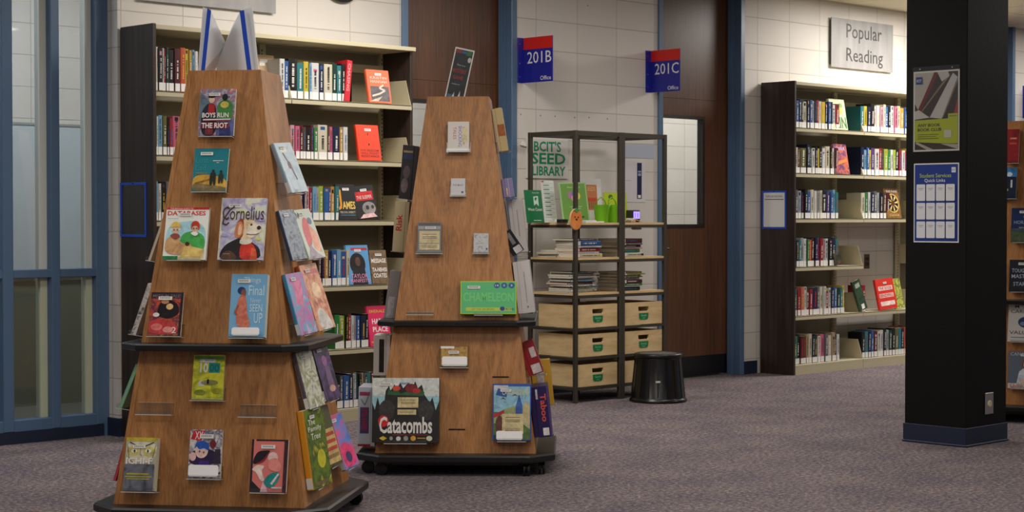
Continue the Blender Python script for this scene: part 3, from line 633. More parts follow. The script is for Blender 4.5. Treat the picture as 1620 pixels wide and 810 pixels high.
def bin_(x0, zb, label, w=.380, h=.135, d=.36):
    o = thing('wooden_bin', label, 'storage box', (x0, sy0+.012, zb), group='plywood bins in the seed library shelves'); t = .012
    m = MB(); u0, u1 = w*.36, w*.64; v0, v1 = h*.60, h*.80
    m.box(0, u0, 0, t, 0, h, ply); m.box(u1, w, 0, t, 0, h, ply); m.box(u0, u1, 0, t, 0, v0, ply); m.box(u0, u1, 0, t, v1, h, ply)
    for a, b in ((u0, 1), (u1, -1)):   # rounded ends of the hand hole
        m.prism([(a, v0), (a+b*.008, v0), (a+b*.003, v0+.004), (a, v0+.010)][::b], -t, 0, ply, Matrix(((1, 0, 0, 0), (0, 0, -1, 0), (0, 1, 0, 0), (0, 0, 0, 1))))
    m.build('front_panel', o)
    m = MB(); m.box(0, t, t, d, 0, h, ply); m.box(w-t, w, t, d, 0, h, ply); m.box(t, w-t, d-t, d, 0, h, ply); m.build('side_panel', o)
    MB().box(t, w-t, t, d-t, 0, .008, mat((110, 74, 50), .7)).build('bottom_panel', o)
    T = Matrix(((1, 0, 0, 0), (0, 0, -1, -.0005), (0, 1, 0, 0), (0, 0, 0, 1)))
    l = MB(); c, hh = w*.5, h*.36; W2 = w*.125
    l.prism([(c-W2, hh+.022), (c-W2+.002, hh-.012), (c-W2+.014, hh-.022), (c+W2-.014, hh-.022), (c+W2-.002, hh-.012), (c+W2, hh+.022)], 0, .0015, mat((14, 122, 70), .35), T)
    draw(l, [('t', 'Seeds', .2, .5, .8, .8, (150, 210, 170)), ('t', 'A-Z', .35, .12, .65, .36, (150, 210, 170))], c-W2, c+W2, hh-.022, hh+.022, -.0022); l.build('green_label', o)
    return o
for r, (zb, rn) in enumerate(((.488, 'top'), (.298, 'middle'), (.102, 'bottom'))):
    for c_, (xo, cn) in enumerate(((sx0+.036, 'left'), (sx0+.4555+.036, 'right'))):
        bin_(xo, zb, 'birch plywood bin with green label, %s row, %s bay of the seed shelves' % (rn, cn), h=(.150, .148, .146)[r])
# stacks of books lying flat
def stack(x0, y0, z, spec, where, group, w=.19, d=.25, jit=.012):
    """local: spine toward -y; spec tokens 'white30:.9' colour, thickness in mm"""
    zz = z+.0008; toks = spec.split(); N_ = len(toks)
    for i, tok in enumerate(toks[::-1]):
        nm = tok.rstrip('0123456789.'); t = float(tok[len(nm):])/1000
        ww = w*R_.uniform(.86, 1.0); hl = d*R_.uniform(.88, 1); dx, dy, rz = R_.uniform(-jit, jit), R_.uniform(0, jit*1.5), R_.uniform(-.04, .04)
        # long side (hl) along x, width ww along +y; front cover up
        ca, sa = math.cos(rz), math.sin(rz)
        ux, uy = Vector((ca, sa, 0)), Vector((-sa, ca, 0))
        # book local z(height)->+x, local x(width)->+y, local y(thickness)->-z?  x cross y = z : y_dir x? ->
        X_, Z_ = uy, ux; Y_ = Z_.cross(X_)
        org = Vector((x0+dx, y0+dy, zz)) + (Vector((0, 0, 0)) if Y_.z > 0 else Vector((0, 0, t)))
        M = Matrix(((X_.x, Y_.x, Z_.x, org.x), (X_.y, Y_.y, Z_.y, org.y), (X_.z, Y_.z, Z_.z, org.z), (0, 0, 0, 1)))
        pos = 'topmost' if i == N_-1 else ('lowest' if i == 0 else '%s from the bottom' % ORD[i])
        book('stacked_book', '%s book, %s of %s' % (CN.get(nm, nm), pos, where), 'book', M, ww, hl, t, PAL[nm], spine_art=spine_marks(nm, t, hl), group=group, hard=False)
        zz += t+.0007
stack(8.372, 8.10, LV[1], 'cream13 white14 cream12 olive8', 'the low pale stack, upper seed shelf left end', 'pale stack on the upper book shelf', .19, .20)
stack(8.392, 7.96, LV[1], 'grey12 blue34 white11 red26 white10 cream26', 'the stack at centre of the upper seed shelf', 'centre stack on the upper book shelf', .2, .262)
stack(8.842, 7.97, LV[1], 'maroon30 grey12 navy16 rose10 green24 white25', 'the right bay stack, upper seed shelf', 'right bay stack on the upper book shelf', .22, .23)
stack(8.378, 7.975, LV[2], 'dkgreen6 white10 silver12 cream12 white9 sky9 green9 red11 white11 teal10 white10 cream11 silver8', 'the magazine pile, lower seed shelf', 'magazine pile on the lower book shelf', .21, .255, .022)
stack(8.842, 7.97, LV[2], 'grey12 lime9 white9 olive8 white12 maroon25 green15 white8 black25', 'the right bay stack, lower seed shelf', 'right bay stack on the lower book shelf', .22, .235)
# display things on the upper seed shelf
zs = LV[0]
def card(name, label, cat, px0, px1, ytop, z, y, art, col=Wc, lean=.14, t=.003, stand=True, roll=0, xr=None):
    A, B = HY(px0, ytop, y), HY(px1, ytop, y); w = B.x-A.x; h = (HY((px0+px1)/2, ytop, y+.03).z-z)/math.cos(lean)
    n = Vector((0, -1, 0)); up0 = Vector((0, 0, 1)); up = up0*math.cos(lean)-n*math.sin(lean); nn = n*math.cos(lean)+up0*math.sin(lean)
    M = frame(Vector((A.x, y, z+.001)), Vector((1, 0, 0)), nn, up) @ Matrix.Rotation(roll, 4, 'Y')
    o = thing(name, label, cat, M=M)
    b = MB(); b.box(0, w, 0, t, 0, h, asmat(col)); draw(b, art, 0, w, 0, h, -.0001); b.build('printed_front', o)
    if stand:
        s = MB(); s.add([(w*.4, t, h*.65), (w*.6, t, h*.65), (w*.6, t+h*.25, .0+h*.25*math.tan(lean)*0), (w*.4, t+h*.25, 0)], [(0, 1, 2, 3)], asmat((180, 180, 176))); s.build('easel_back', o)
    return o
gd = (10, 108, 62)
card('booklet', 'dark green seed booklet with white ribbon emblem, left end of seed shelf', 'booklet', 834, 861, 301, zs, 8.16, [('p', [(.5, .52), (.5, .8), (.78, .82), (.78, .5), (.64, .58)], (190, 214, 196)), ('p', [(.55, .72), (.62, .78), (.72, .76), (.62, .66)], gd), ('t', 'West Coast', .12, .36, .95, .45, Wc), ('t', 'Seeds', .45, .90, .85, .93, Wc), ('r', .4, .06, .85, .075, Wc)], gd)
lst = [('r', .1, .93-.1*i, .9, .935-.1*i, (150, 160, 156)) for i in range(9)] + [('r', .15, .88-.1*i, .6, .9-.1*i, (120, 150, 130)) for i in range(8)]+[('r', .02, .96, .2, .99, (196, 60, 60))]
card('list_card', 'narrow white list card with ruled lines beside the green booklet', 'card', 862, 882, 286, zs, 8.16, lst, (206, 210, 204))
card('leaflet_stand', 'green leaflet with a round flower picture behind the shelf post', 'sign', 891, 934, 290, zs, 8.08, [('r', .05, .03, .95, .97, (104, 150, 62)), ('e', .42, .68, .13, .1, (176, 110, 160)), ('e', .62, .66, .12, .1, (226, 196, 90)), ('e', .52, .6, .12, .09, (206, 160, 130)), ('e', .52, .72, .1, .07, (90, 130, 170)), ('t', 'Plant a seed', .3, .86, .75, .9, (206, 226, 170)), ('r', .3, .38, .75, .39, (206, 226, 170)), ('r', .35, .33, .7, .34, (206, 226, 170)), ('r', .35, .1, .8, .14, (40, 90, 50))], (150, 190, 130), roll=-.03)
pk = [('r', .22, .28, .78, .86, (196, 120, 76)), ('t', 'SEEDS', .3, .72, .7, .82, (226, 190, 140))] + [('e', .28+.09*i, .52, .035, .05, (206, 60, 40)) for i in range(6)] + [('r', .27+.09*i, .32, .29+.09*i, .47, (60, 110, 50)) for i in range(6)]
card('seed_packet', 'white seed packet with red tulip picture behind the green leaflet', 'packet', 922, 954, 283, zs, 8.26, pk, (214, 212, 210), lean=.08)
card('lime_card', 'lime green card with small flowers behind the watering cans', 'card', 958, 994, 305, zs, 8.27, [('e', .3, .85, .1, .08, (70, 110, 40)), ('e', .75, .8, .1, .08, (110, 130, 40)), ('e', .85, .5, .07, .06, (226, 220, 120))], (176, 200, 30), lean=.1)
# watering cans
lime = mat((120, 200, 30), .3, name='lime_tin')
def can(px0, px1, ytop, y, label):
    A, B = HY(px0, 335, y), HY(px1, 335, y); w = B.x-A.x; r = w/2; h = HY(px0, ytop, y).z-zs
    o = thing('watering_can', label, 'watering can', (A.x+r, y, zs+.0005), group='lime green watering cans')
    MB().lathe([(r*.78, 0), (r*.8, .002), (r, h*.98), (r*1.04, h), (r*.97, h), (r*.76, .006), (.001, .006)], lime, None, 24).build('body', o, True)
    MB().tube([(-r*.9, 0, h*.9), (-r*.8, 0, h*1.25), (-r*.1, 0, h*1.42), (r*.6, 0, h*1.25), (r*.9, 0, h*.95)], .004, lime).build('handle', o, True)
    MB().tube([(r*.75, -.0, h*.25), (r*1.3, 0, h*.8), (r*1.6, 0, h*1.1)], .006, lime).build('spout', o, True)
can(943, 960, 324, 8.10, 'lime green tin watering can, left of the pair on the seed shelf'); can(961, 976, 324, 8.14, 'lime green tin watering can, right of the pair beside the post')
# patterned pouch and device with violet screen
dv = thing('digital_timer', 'small black digital clock with glowing violet screen on the seed shelf', 'clock', (HY(998, 340, 8.18).x, 8.18, zs+.0005))
MB().box(0, .10, 0, .05, 0, .085, mat((34, 32, 36), .35), c=.006).build('case', dv)
sc = newm('violet_screen'); sc.node_tree.nodes['Principled BSDF'].inputs['Emission Color'].default_value = (.12, .05, .9, 1); sc.node_tree.nodes['Principled BSDF'].inputs['Emission Strength'].default_value = 1.6
sb = MB(); sb.box(.028, .092, -.001, .0, .025, .075, sc); draw(sb, [('r', .2, .15, .32, .8, (170, 150, 250)), ('r', .6, .15, .72, .8, (170, 150, 250))], .028, .092, .025, .075, -.0012); sb.build('screen', dv)
pch = art_noise('patterned_cloth', [(190, 50, 70), (226, 206, 196), (90, 130, 60), (206, 90, 110)], 60)
po = thing('cloth_pouch', 'patterned pink and white cloth pouch lying in front of the violet clock', 'pouch', (HY(987, 347, 8.02).x, 8.02, zs+.0005))
MB().prism([(0, 0), (.04, -.012), (.10, -.006), (.135, .012), (.13, .04), (.08, .055), (.02, .045)], 0, .030, pch, None, .008).build('cloth_body', po, True)
MB().tube([(.128, .01, .02), (.15, -.02, .006), (.155, -.035, -.004), (.16, -.04, -.02)], .003, mat((206, 160, 100), .7)).build('cord', po)
bx = thing('stapler', 'small black and white stapler box beside the orange cutout on the seed shelf', 'box', (HY(889, 345, 8.0).x, 8.0, zs+.0005))
MB().box(0, .06, 0, .05, 0, .022, mat((26, 26, 28), .4), c=.003).build('body', bx); MB().box(.02, .075, .052, .09, 0, .02, paper, c=.002).build('white_block', bx)
lf_ = thing('leaflet_pile', 'loose pile of white leaflets on the seed shelf left of the double post', 'leaflets', (HY(924, 345, 8.0).x, 7.985, zs+.0005))
MB().box(0, .19, 0, .12, 0, .009, paper, Matrix.Rotation(.06, 4, 'Z')).build('sheets', lf_); MB().box(.01, .16, .03, .14, .0092, .016, mat((206, 206, 214), .5), Matrix.Rotation(.12, 4, 'Z')).build('top_sheets', lf_)
# wall things behind the seed shelf
def wall_sheet(name, label, cat, px0, px1, py0, py1, col, art, t=.004, y=YB):
    A, B = HY(px0, py0, y-t), HY(px1, py1, y-t); o = thing(name, label, cat, (A.x, y-t, B.z))
    b = MB(); b.box(0, B.x-A.x, 0, t, 0, A.z-B.z, asmat(col)); draw(b, art, 0, B.x-A.x, 0, A.z-B.z, -.0001); b.build('panel', o); return o
gs = (18, 140, 96)
o = wall_sheet('wall_sign', "white sign with green capitals BCIT'S SEED LIBRARY on the block wall", 'sign', 834, 899, 219, 283, (214, 210, 204), [('t', "*BCIT'S", .16, .68, .82, .95, gs), ('t', '*SEED', .10, .36, .93, .65, gs), ('t', '*LIBRARY', .12, .07, .93, .31, gs)], .012)
s = MB(); s.prism([(-.06, .22), (-.045, .255), (-.02, .24), (0, .21), (-.03, .215)], 0, .008, paper, Matrix(((1, 0, 0, 0), (0, 0, -1, .008), (0, 1, 0, 0), (0, 0, 0, 1)))); s.build('leaf_cutout', o)
wall_sheet('wall_panel', 'narrow pale blue grey panel on the wall between door frame and shelf post', 'panel', 985, 1035, 227, 251, (176, 184, 198), [], .003)
o = wall_sheet('wall_notice', 'white laminated notice with a navy vertical strip beside the blue door frame', 'notice', 986, 1021, 252, 320, (212, 208, 212), [('r', .62, .08, .83, .93, (24, 28, 72)), ('r', .66, .62, .8, .68, (150, 154, 190)), ('r', .66, .70, .8, .74, (150, 154, 190)), ('r', .66, .1, .79, .17, Wc), ('r', .1, .5, .35, .51, (160, 160, 164))], .003)
# smiling potato cutout fixed to the near post
pt = thing('potato_cutout', 'orange brown smiling seed cutout with green leaves on the near post', 'cutout', (HY(912, 345, sy0-.014).x, sy0-.014, HY(912, 347, sy0-.014).z))
Tp = Matrix(((1, 0, 0, 0), (0, 0, -1, .012), (0, 1, 0, 0), (0, 0, 0, 1)))
def oval(rx, rz, n=28, cx=0, cz=0): return [(cx+rx*math.cos(2*math.pi*i/n), cz+rz*math.sin(2*math.pi*i/n)) for i in range(n)]
m = MB(); m.prism(oval(.058, .070), 0, .010, mat((214, 170, 140), .5), Tp, .002); m.build('cut_board', pt)
m = MB(); m.prism(oval(.054, .064, 28, 0, -.002), .010, .0115, noise_mat('baked_orange', [(.3, (206, 110, 44)), (.7, (228, 146, 76))], 14, rough=.35), Tp)
m.prism(oval(.005, .006, 12, -.013, .015), .0115, .0122, mat((40, 20, 16)), Tp); m.prism(oval(.005, .006, 12, .017, .013), .0115, .0122, mat((40, 20, 16)), Tp)
m.prism([(-.010, .005), (.012, .003), (.008, -.006), (.001, -.009), (-.006, -.005)], .0115, .0122, mat((60, 24, 18)), Tp); m.build('face', pt)
m = MB(); m.prism([(-.03, .055), (0, .075), (.03, .055), (.012, .052), (0, .04), (-.012, .052)], .0115, .014, mat((60, 140, 60), .5), Tp); m.build('leaves', pt)
pk_ = thing('round_puck', 'small white and black round puck fixed under the right seed shelf', 'puck', (HY(1007, 360, 8.1).x, 8.1, zs-.0365))
MB().lathe([(.001, 0), (.036, 0), (.036, -.008), (.028, -.014), (.001, -.014)], mat((170, 172, 176), .4), None, 24).build('body', pk_, True)
MB().lathe([(.001, .0215), (.030, .0215), (.030, 0), (.001, 0)], mat(BLACK), None, 20).build('mount', pk_)
# kick stool
ks = thing('kick_stool', 'round black plastic step stool on the carpet beside the seed shelves', 'stool', (HZ(1041, 634.5, 0).x, HZ(1041, 634.5, 0).y, 0))
sr = .19
bl_g = mat((14, 14, 15), .28, name='glossy_black_plastic')
MB().lathe([(sr-.006, 0), (sr, .004), (sr, .016), (sr-.008, .022), (sr-.012, .03), (sr-.036, .285), (sr-.036, .29)], bl_g, None, 48).build('body', ks, True)
MB().lathe([(sr-.036, .290), (sr-.030, .294), (sr-.030, .312), (sr-.036, .318), (sr-.052, .320), (sr-.060, .314), (.001, .314)], black_pl, None, 48).build('top_rim', ks, True)
MB().lathe([(sr-.064, .314), (sr-.066, .3175), (.001, .3175)], noise_mat('ribbed_rubber_tread', [(.4, (60, 58, 56)), (.6, (90, 88, 86))], 120, rough=.7), None, 48).build('tread', ks)
m = MB()
va = math.atan2(-ks.location.y, -ks.location.x)
for i in range(-4, 5):
    a = va+i*.36; Tm = Matrix.Rotation(a, 4, 'Z')
    m.add([Tm @ Vector(q) for q in ((sr-.010, -.004, .035), (sr-.010, .004, .035), (sr-.034, .004, .283), (sr-.034, -.004, .283), (sr-.020, -.003, .035), (sr-.020, .003, .035), (sr-.044, .003, .283), (sr-.044, -.003, .283))],
          [(0, 1, 2, 3), (0, 4, 5, 1), (0, 3, 7, 4), (1, 5, 6, 2), (2, 6, 7, 3)], bl_g)
m.build('rib', ks)
Tm = Matrix.Rotation(va, 4, 'Z') @ Matrix.Translation((sr-.024, 0, .14)) @ Matrix.Rotation(.095, 4, 'Y').inverted()
MB().box(-.001, .006, -.016, .016, -.006, .006, mat((190, 190, 186), .5), Tm, c=.002).build('maker_badge', ks)
# ================================================================== display towers
oak = oak_mat('oak_veneer', (142, 93, 49), (178, 123, 71), (202, 149, 96), .42, .09)
KS = .1368; HB, ZB_, ZT = .3797, .10, 1.793
def hw(z): return HB-KS*(z-ZB_)
T0 = math.atan(KS)
def rotk(k): return Matrix.Rotation(k*math.pi/2, 4, 'Z')
def octo(h, c): return [(-h+c, -h), (h-c, -h), (h, -h+c), (h, h-c), (h-c, h), (-h+c, h), (-h, h-c), (-h, -h+c)]
class Tower: pass
def tower(ax, ay, a, label):
    t = Tower(); t.a = a; t.A = Vector((ax, ay, 0)); o = thing('display_tower', label, 'book display', (ax, ay, 0), a); t.o = o
    t.inv = (Matrix.Translation((ax, ay, 0)) @ Matrix.Rotation(a, 4, 'Z')).inverted()
    th = .018
    def slab(z0, z1, k, inset, rec):
        y0, y1 = hw(z0)-rec, hw(z1)-rec; w0, w1 = hw(z0)-inset, hw(z1)-inset
        vs = [(-w0, -y0, z0), (w0, -y0, z0), (w0, -y0+th, z0), (-w0, -y0+th, z0), (-w1, -y1, z1), (w1, -y1, z1), (w1, -y1+th, z1), (-w1, -y1+th, z1)]
        return MB().add(vs, [(0, 3, 2, 1), (4, 5, 6, 7), (0, 1, 5, 4), (1, 2, 6, 5), (2, 3, 7, 6), (3, 0, 4, 7)], oak, rotk(k))
    for z0, z1 in ((ZB_, .694), (.722, ZT)):
        slab(z0, z1, 0, th, .0015).build('front_panel', o); slab(z0, z1, 2, th, .0015).build('back_panel', o)
        slab(z0, z1, 1, 0, 0).build('side_panel', o); slab(z0, z1, 3, 0, 0).build('side_panel', o)
    h = hw(ZT)-th; MB().box(-h, h, -h, h, ZT-.022, ZT-.004, oak).build('top_panel', o)
    MB().prism(octo(.376, .085), .694, .722, black_lam, None, .006).build('middle_shelf', o)
    MB().prism(octo(.470, .115), .064, .100, black_lam, None, .008).build('base_plinth', o)
    fr2 = MB(); fr2.prism(octo(.40, .10), .046, .064, black_pl); fr2.build('base_frame', o)
    for k in range(4):
        for x, y in ((.335, -.405), (.405, -.335)):
            T = rotk(k) @ Matrix.Translation((x, y, 0)); m = MB(); s = Matrix.Rotation(math.pi/2, 4, 'Y')
            for dx in (-.014, .006): m.lathe([(.012, -.001), (.028, 0), (.030, .002), (.030, .009), (.028, .011), (.012, .012)], black_pl, T @ Matrix.Translation((dx, -.012, .030)) @ s, 20)
            m.box(-.013, .013, -.03, .014, .030, .048, black_pl, T, c=.003); m.lathe([(.006, .03), (.006, .066)], black_pl, T, 10)
            m.build('caster', o)
    return t
def fdirs(t, k):
    ang = t.a-math.pi/2+k*math.pi/2; n = Vector((math.cos(ang), math.sin(ang), 0)); return n, Vector((-n.y, n.x, 0))
def fhit(t, k, px, py, off):
    n, u = fdirs(t, k); N = Vector((n.x, n.y, KS)); return hitp(px, py, N, t.A.dot(n)+HB+KS*ZB_+off)
def ledge(t, k, P, w, dep, x0=None, tall=.05, lipz=.014):
    """P: point where the ledge meets the face, left end"""
    n, u = fdirs(t, k); up = Vector((0, 0, 1))*math.cos(T0)-n*math.sin(T0); nn = n*math.cos(T0)+Vector((0, 0, 1))*math.sin(T0)
    M = t.inv @ frame(P, u, nn, up); m = MB(); q = .0025
    m.box(0, w, -q-.0008, -.0008, 0, tall, acrylic, M); m.box(0, w, -dep, -q, -.0005-q, -.0005, acrylic, M); m.box(0, w, -dep-q, -dep, -q, lipz, acrylic, M)
    m.box(0, w, -dep-q-.0004, -dep, -q-.0012, -q+.0012, glint_m, M); m.box(w-.0015, w+.0004, -dep, -q, -q-.0008, -q+.0008, glint_m, M); m.box(0, w, -q-.0012, -.0006, tall, tall+.0008, glint_m, M)  # thin pale strips standing in for light glinting on lip, end and top edge
    return m.build('book_ledge', t.o)
def put(t, k, label, px0, px1, ybot, ytop, th, cover, art=(), extra=.13, wm=None, hm=None, corner='bl', kind='book', name='display_book', cat='book', led=True, sticker=(.5, .92, .045, .013), spine=(), spine_col=None, lab=False, whitelab=None, roll=0, yawr=0, s0=None, ledw=.135, hard=False, tilt_abs=None, tallpx=None, fore=None):
    n, u = fdirs(t, k); L_ = T0+extra; z_ = Vector((0, 0, 1))
    up = z_*math.cos(L_)-n*math.sin(L_); nn = n*math.cos(L_)+z_*math.sin(L_)
    e = .02
    for _ in range(3):
        P = fhit(t, k, px0, ybot, e+th*math.cos(L_)); D = depth(P)
        h = hm if hm else (ybot-ytop)*D/F/math.cos(L_)
        e = max(h*math.sin(extra), 0)+.004
    if s0 is not None:      # seen almost edge on: position along the face is given, thickness or lean fills the gap
        P = hitp(px0, ybot, u, t.A.dot(u)+s0); gap = (P-t.A).dot(n)-hw(P.z)-th*math.cos(L_)
        D = depth(P); h = hm if hm else (ybot-ytop)*D/F/math.cos(L_)
        if kind == 'box' and gap > .014: th += gap-.012; gap = .012
        if gap < .003: P += n*(.003-gap); gap = .003
        if kind == 'book':
            gap = min(gap, .075); extra = math.asin(min(.45, max(.0, gap-.003)/h)); L_ = T0+extra
            up = z_*math.cos(L_)-n*math.sin(L_); nn = n*math.cos(L_)+z_*math.sin(L_)
        e = gap
    if wm: w = wm
    else: w = (hitp(px1, ybot, n, P.dot(n))-P).dot(u)
    org = P if corner == 'bl' else P-u*w
    M = frame(org, u, nn, up)
    if roll: M = M @ Matrix.Rotation(roll, 4, 'Y')
    if yawr: M = M @ Matrix.Translation((0, th, 0)) @ Matrix.Rotation(-yawr, 4, 'Z') @ Matrix.Translation((0, -th, 0))
    if kind == 'book':
        o = book(name, label, cat, M, w, h, th, cover, art=art, spine_art=spine, spine_col=spine_col, lab=lab, sticker=sticker, hard=hard, fore=fore)
    else: o = boxitem(name, label, cat, M, w, h, th, cover, art, spine, spine_col, sticker)
    if whitelab:
        u0, v0, u1, v1 = whitelab; q = MB(); c = .006
        q.prism([(w*u0+c, h*v0), (w*u1-c, h*v0), (w*u1, h*v0+c), (w*u1, h*v1-c), (w*u1-c, h*v1), (w*u0+c, h*v1), (w*u0, h*v1-c), (w*u0, h*v0+c)], .0032, .0040, mat((250, 248, 246), .35), Matrix(((1, 0, 0, 0), (0, 0, -1, 0), (0, 1, 0, 0), (0, 0, 0, 1))))
        q.build('white_label', o.children[0])
    if led:
        lw_ = min(ledw, w*1.12); Pf = org+u*((w-lw_)/2) - nn*th - n*e - z_*.003
        if k != 0: Pf = org+u*((w-lw_)/2) - nn*th - n*e - z_*.003
        zf = Pf.z; Pf = Vector((Pf.x, Pf.y, 0)) + z_*zf; dd = (Pf-t.A).dot(n)-hw(zf); Pf -= n*dd
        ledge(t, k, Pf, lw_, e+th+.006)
    return o
def boxitem(name, label, cat, M, w, h, th, cover, art, side, side_col, sticker):
    o = thing(name, label, cat, M=M); cm = asmat(cover); sm = asmat(side_col) if side_col is not None else cm
    # lid (front 70 percent) over a base tray
    b = MB(); b.box(0, w, 0, th*.75, 0, h, cm, c=.0012)
    if side_col is not None:
        b.box(-.0004, w+.0004, .0015, th*.75-.001, .001, h-.001, sm); b.box(.001, w-.001, .0015, th*.75-.001, -.0004, h+.0004, sm)
    if art: draw(b, art, 0, w, 0, h, -.0001)
    if side:
        T = Matrix(((0, 1, 0, 0), (-1, 0, 0, th*.75), (0, 0, 1, 0), (0, 0, 0, 1))); draw(b, side, 0, th*.75, 0, h, -.0006, T)
    cv = b.build('lid', o); MB().box(.0015, w-.0015, th*.75, th, .0015, h-.0015, sm, c=.0008).build('base_tray', o)
    if sticker:
        u, v, sw, sh = sticker; s = MB(); s.box(w*u-sw/2, w*u+sw/2, -.0032, -.0022, h*v-sh/2, h*v+sh/2, paper)
        for i in range(7): s.box(w*u-sw*.38+sw*.11*i, w*u-sw*.38+sw*(.11*i+.05), -.0034, -.0032, h*v-sh*.15, h*v+sh*.3, mat((90, 90, 90), .6))
        s.build('barcode_sticker', cv)
    return o
T1 = tower(4.2271, 5.9058, -.9101, 'front oak display tower full of graphic novels, nearest to the camera')
T2 = tower(5.9154, 6.3936, -.8082, 'middle oak display tower holding board games, in front of the left door')
T3 = tower(9.80, 5.62, -1.20, 'right oak display tower mostly hidden behind the black column')

SK = (226, 186, 160); W2 = (236, 232, 226)
# ---- tower 1, front face
INK[0] = True; SMOOTH[0] = True
put(T1, 0, 'graphic novel with two jacketed young men, topmost on the front tower', 313, 369, 215, 140, .016, art_noise('city_collage', [(60, 60, 92), (196, 176, 190), (110, 130, 150), (190, 90, 110), (214, 206, 190)], 45), [
    ('p', [(.0, .95), (.3, .7), (.32, .4), (0, .3)], (96, 116, 130)), ('p', [(.5, .0), (.5, .3), (1, .35), (1, 0)], (88, 96, 150)),
    ('p', [(.08, .0), (.05, .5), (.22, .7), (.48, .68), (.52, .0)], (30, 34, 56)), ('p', [(.24, .45), (.26, .68), (.42, .68), (.44, .45)], (176, 34, 40)), ('e', .34, .77, .08, .07, SK), ('p', [(.22, .82), (.26, .87), (.44, .86), (.42, .81), (.33, .80)], (20, 18, 24)),
    ('p', [(.52, .3), (.50, .66), (.62, .76), (.84, .76), (.96, .64), (.93, .3)], (66, 128, 62)), ('e', .71, .66, .12, .07, (206, 190, 90)), ('e', .71, .82, .08, .075, (26, 26, 30)), ('r', .60, .0, .9, .2, (40, 50, 110)), ('r', .2, .02, .42, .2, (120, 40, 50)),
    ('t', '*BOYS RUN', .09, .385, .84, .49, W2), ('r', .12, .315, .9, .365, (150, 60, 80)), ('l', [(.12, .34), (.9, .35)], .004, W2), ('r', .07, .15, .86, .285, (120, 26, 44)), ('t', '*THE RIOT', .09, .16, .83, .275, W2)], sticker=(.42, .88, .045, .012), extra=.07)
put(T1, 0, 'teal and ochre graphic novel with two walking figures, below the topmost novel', 303, 357, 303, 234, .012, (24, 124, 136), [('p', [(0, .0), (0, .36), (.45, .40), (1, .30), (1, 0)], (206, 158, 58)), ('p', [(0, 0), (0, .2), (.5, .16), (1, .1), (1, 0)], (130, 112, 76)), ('p', [(.05, .2), (.5, .3), (.55, .26), (.1, .17)], (150, 110, 50)),
    ('t', 'Lost', .05, .66, .42, .80, (50, 146, 154)), ('t', 'Lad', .05, .48, .36, .61, (50, 146, 154)), ('r', .55, .70, .86, .715, W2), ('r', .66, .66, .74, .67, W2), ('p', [(.5, .14), (.5, .42), (.56, .45), (.68, .43), (.68, .14), (.62, .14), (.6, .26), (.57, .14)], (34, 38, 34)), ('e', .59, .47, .04, .035, (40, 30, 26)),
    ('p', [(.75, .18), (.75, .42), (.9, .42), (.9, .18), (.84, .18), (.83, .28), (.81, .18)], (44, 46, 40)), ('e', .82, .455, .04, .03, (40, 30, 26)), ('t', 'MANGA', .1, .39, .42, .45, (150, 130, 60))], sticker=(.36, .87, .05, .013), extra=.16)
put(T1, 0, 'white comic guide with red title and green cartoon picture, left of dog cover', 257, 325, 411, 328, .016, (238, 238, 230), [('r', 0, .955, 1, 1, (206, 44, 44)), ('t', 'THE MANGA GUIDE TO', .08, .962, .62, .99, W2), ('t', '*DATABASES', .03, .845, .92, .93, (216, 60, 50)),
    ('p', [(.03, .1), (.03, .6), (.3, .72), (.7, .75), (.96, .6), (.96, .1)], (170, 216, 226)), ('p', [(.35, .25), (.4, .5), (.7, .56), (.95, .45), (.95, .15), (.6, .12)], (70, 168, 80)), ('e', .70, .62, .10, .08, (216, 90, 50)), ('e', .70, .58, .07, .07, SK), ('e', .25, .60, .12, .07, (228, 226, 210)), ('e', .25, .56, .08, .06, SK),
    ('p', [(.02, .12), (.04, .42), (.3, .45), (.42, .3), (.7, .3), (.55, .08)], (206, 160, 110)), ('p', [(.4, .05), (.5, .28), (.95, .2), (.93, .04)], (222, 190, 110)), ('r', 0, 0, .35, .07, (40, 130, 70)), ('r', .35, .0, .93, .05, (214, 196, 150)), ('e', .55, .3, .05, .04, (70, 40, 30)), ('p', [(.60, .64), (.63, .72), (.70, .745), (.78, .72), (.82, .62), (.78, .55), (.77, .64), (.70, .66)], (206, 60, 40)), ('e', .67, .595, .014, .014, (40, 30, 60)), ('e', .74, .595, .014, .014, (40, 30, 60)), ('p', [(.12, .60), (.16, .70), (.25, .73), (.34, .70), (.38, .60), (.25, .64)], (226, 196, 90)), ('e', .22, .565, .013, .013, (40, 30, 60)), ('e', .29, .565, .013, .013, (40, 30, 60)), ('p', [(.60, .50), (.66, .53), (.74, .53), (.80, .49), (.72, .44)], (236, 236, 230)), ('p', [(.12, .45), (.2, .5), (.34, .49), (.38, .42), (.25, .38)], (150, 80, 60)), ('r', .05, .78, .3, .785, (100, 140, 170))], sticker=(.45, .86, .05, .012), extra=.14)
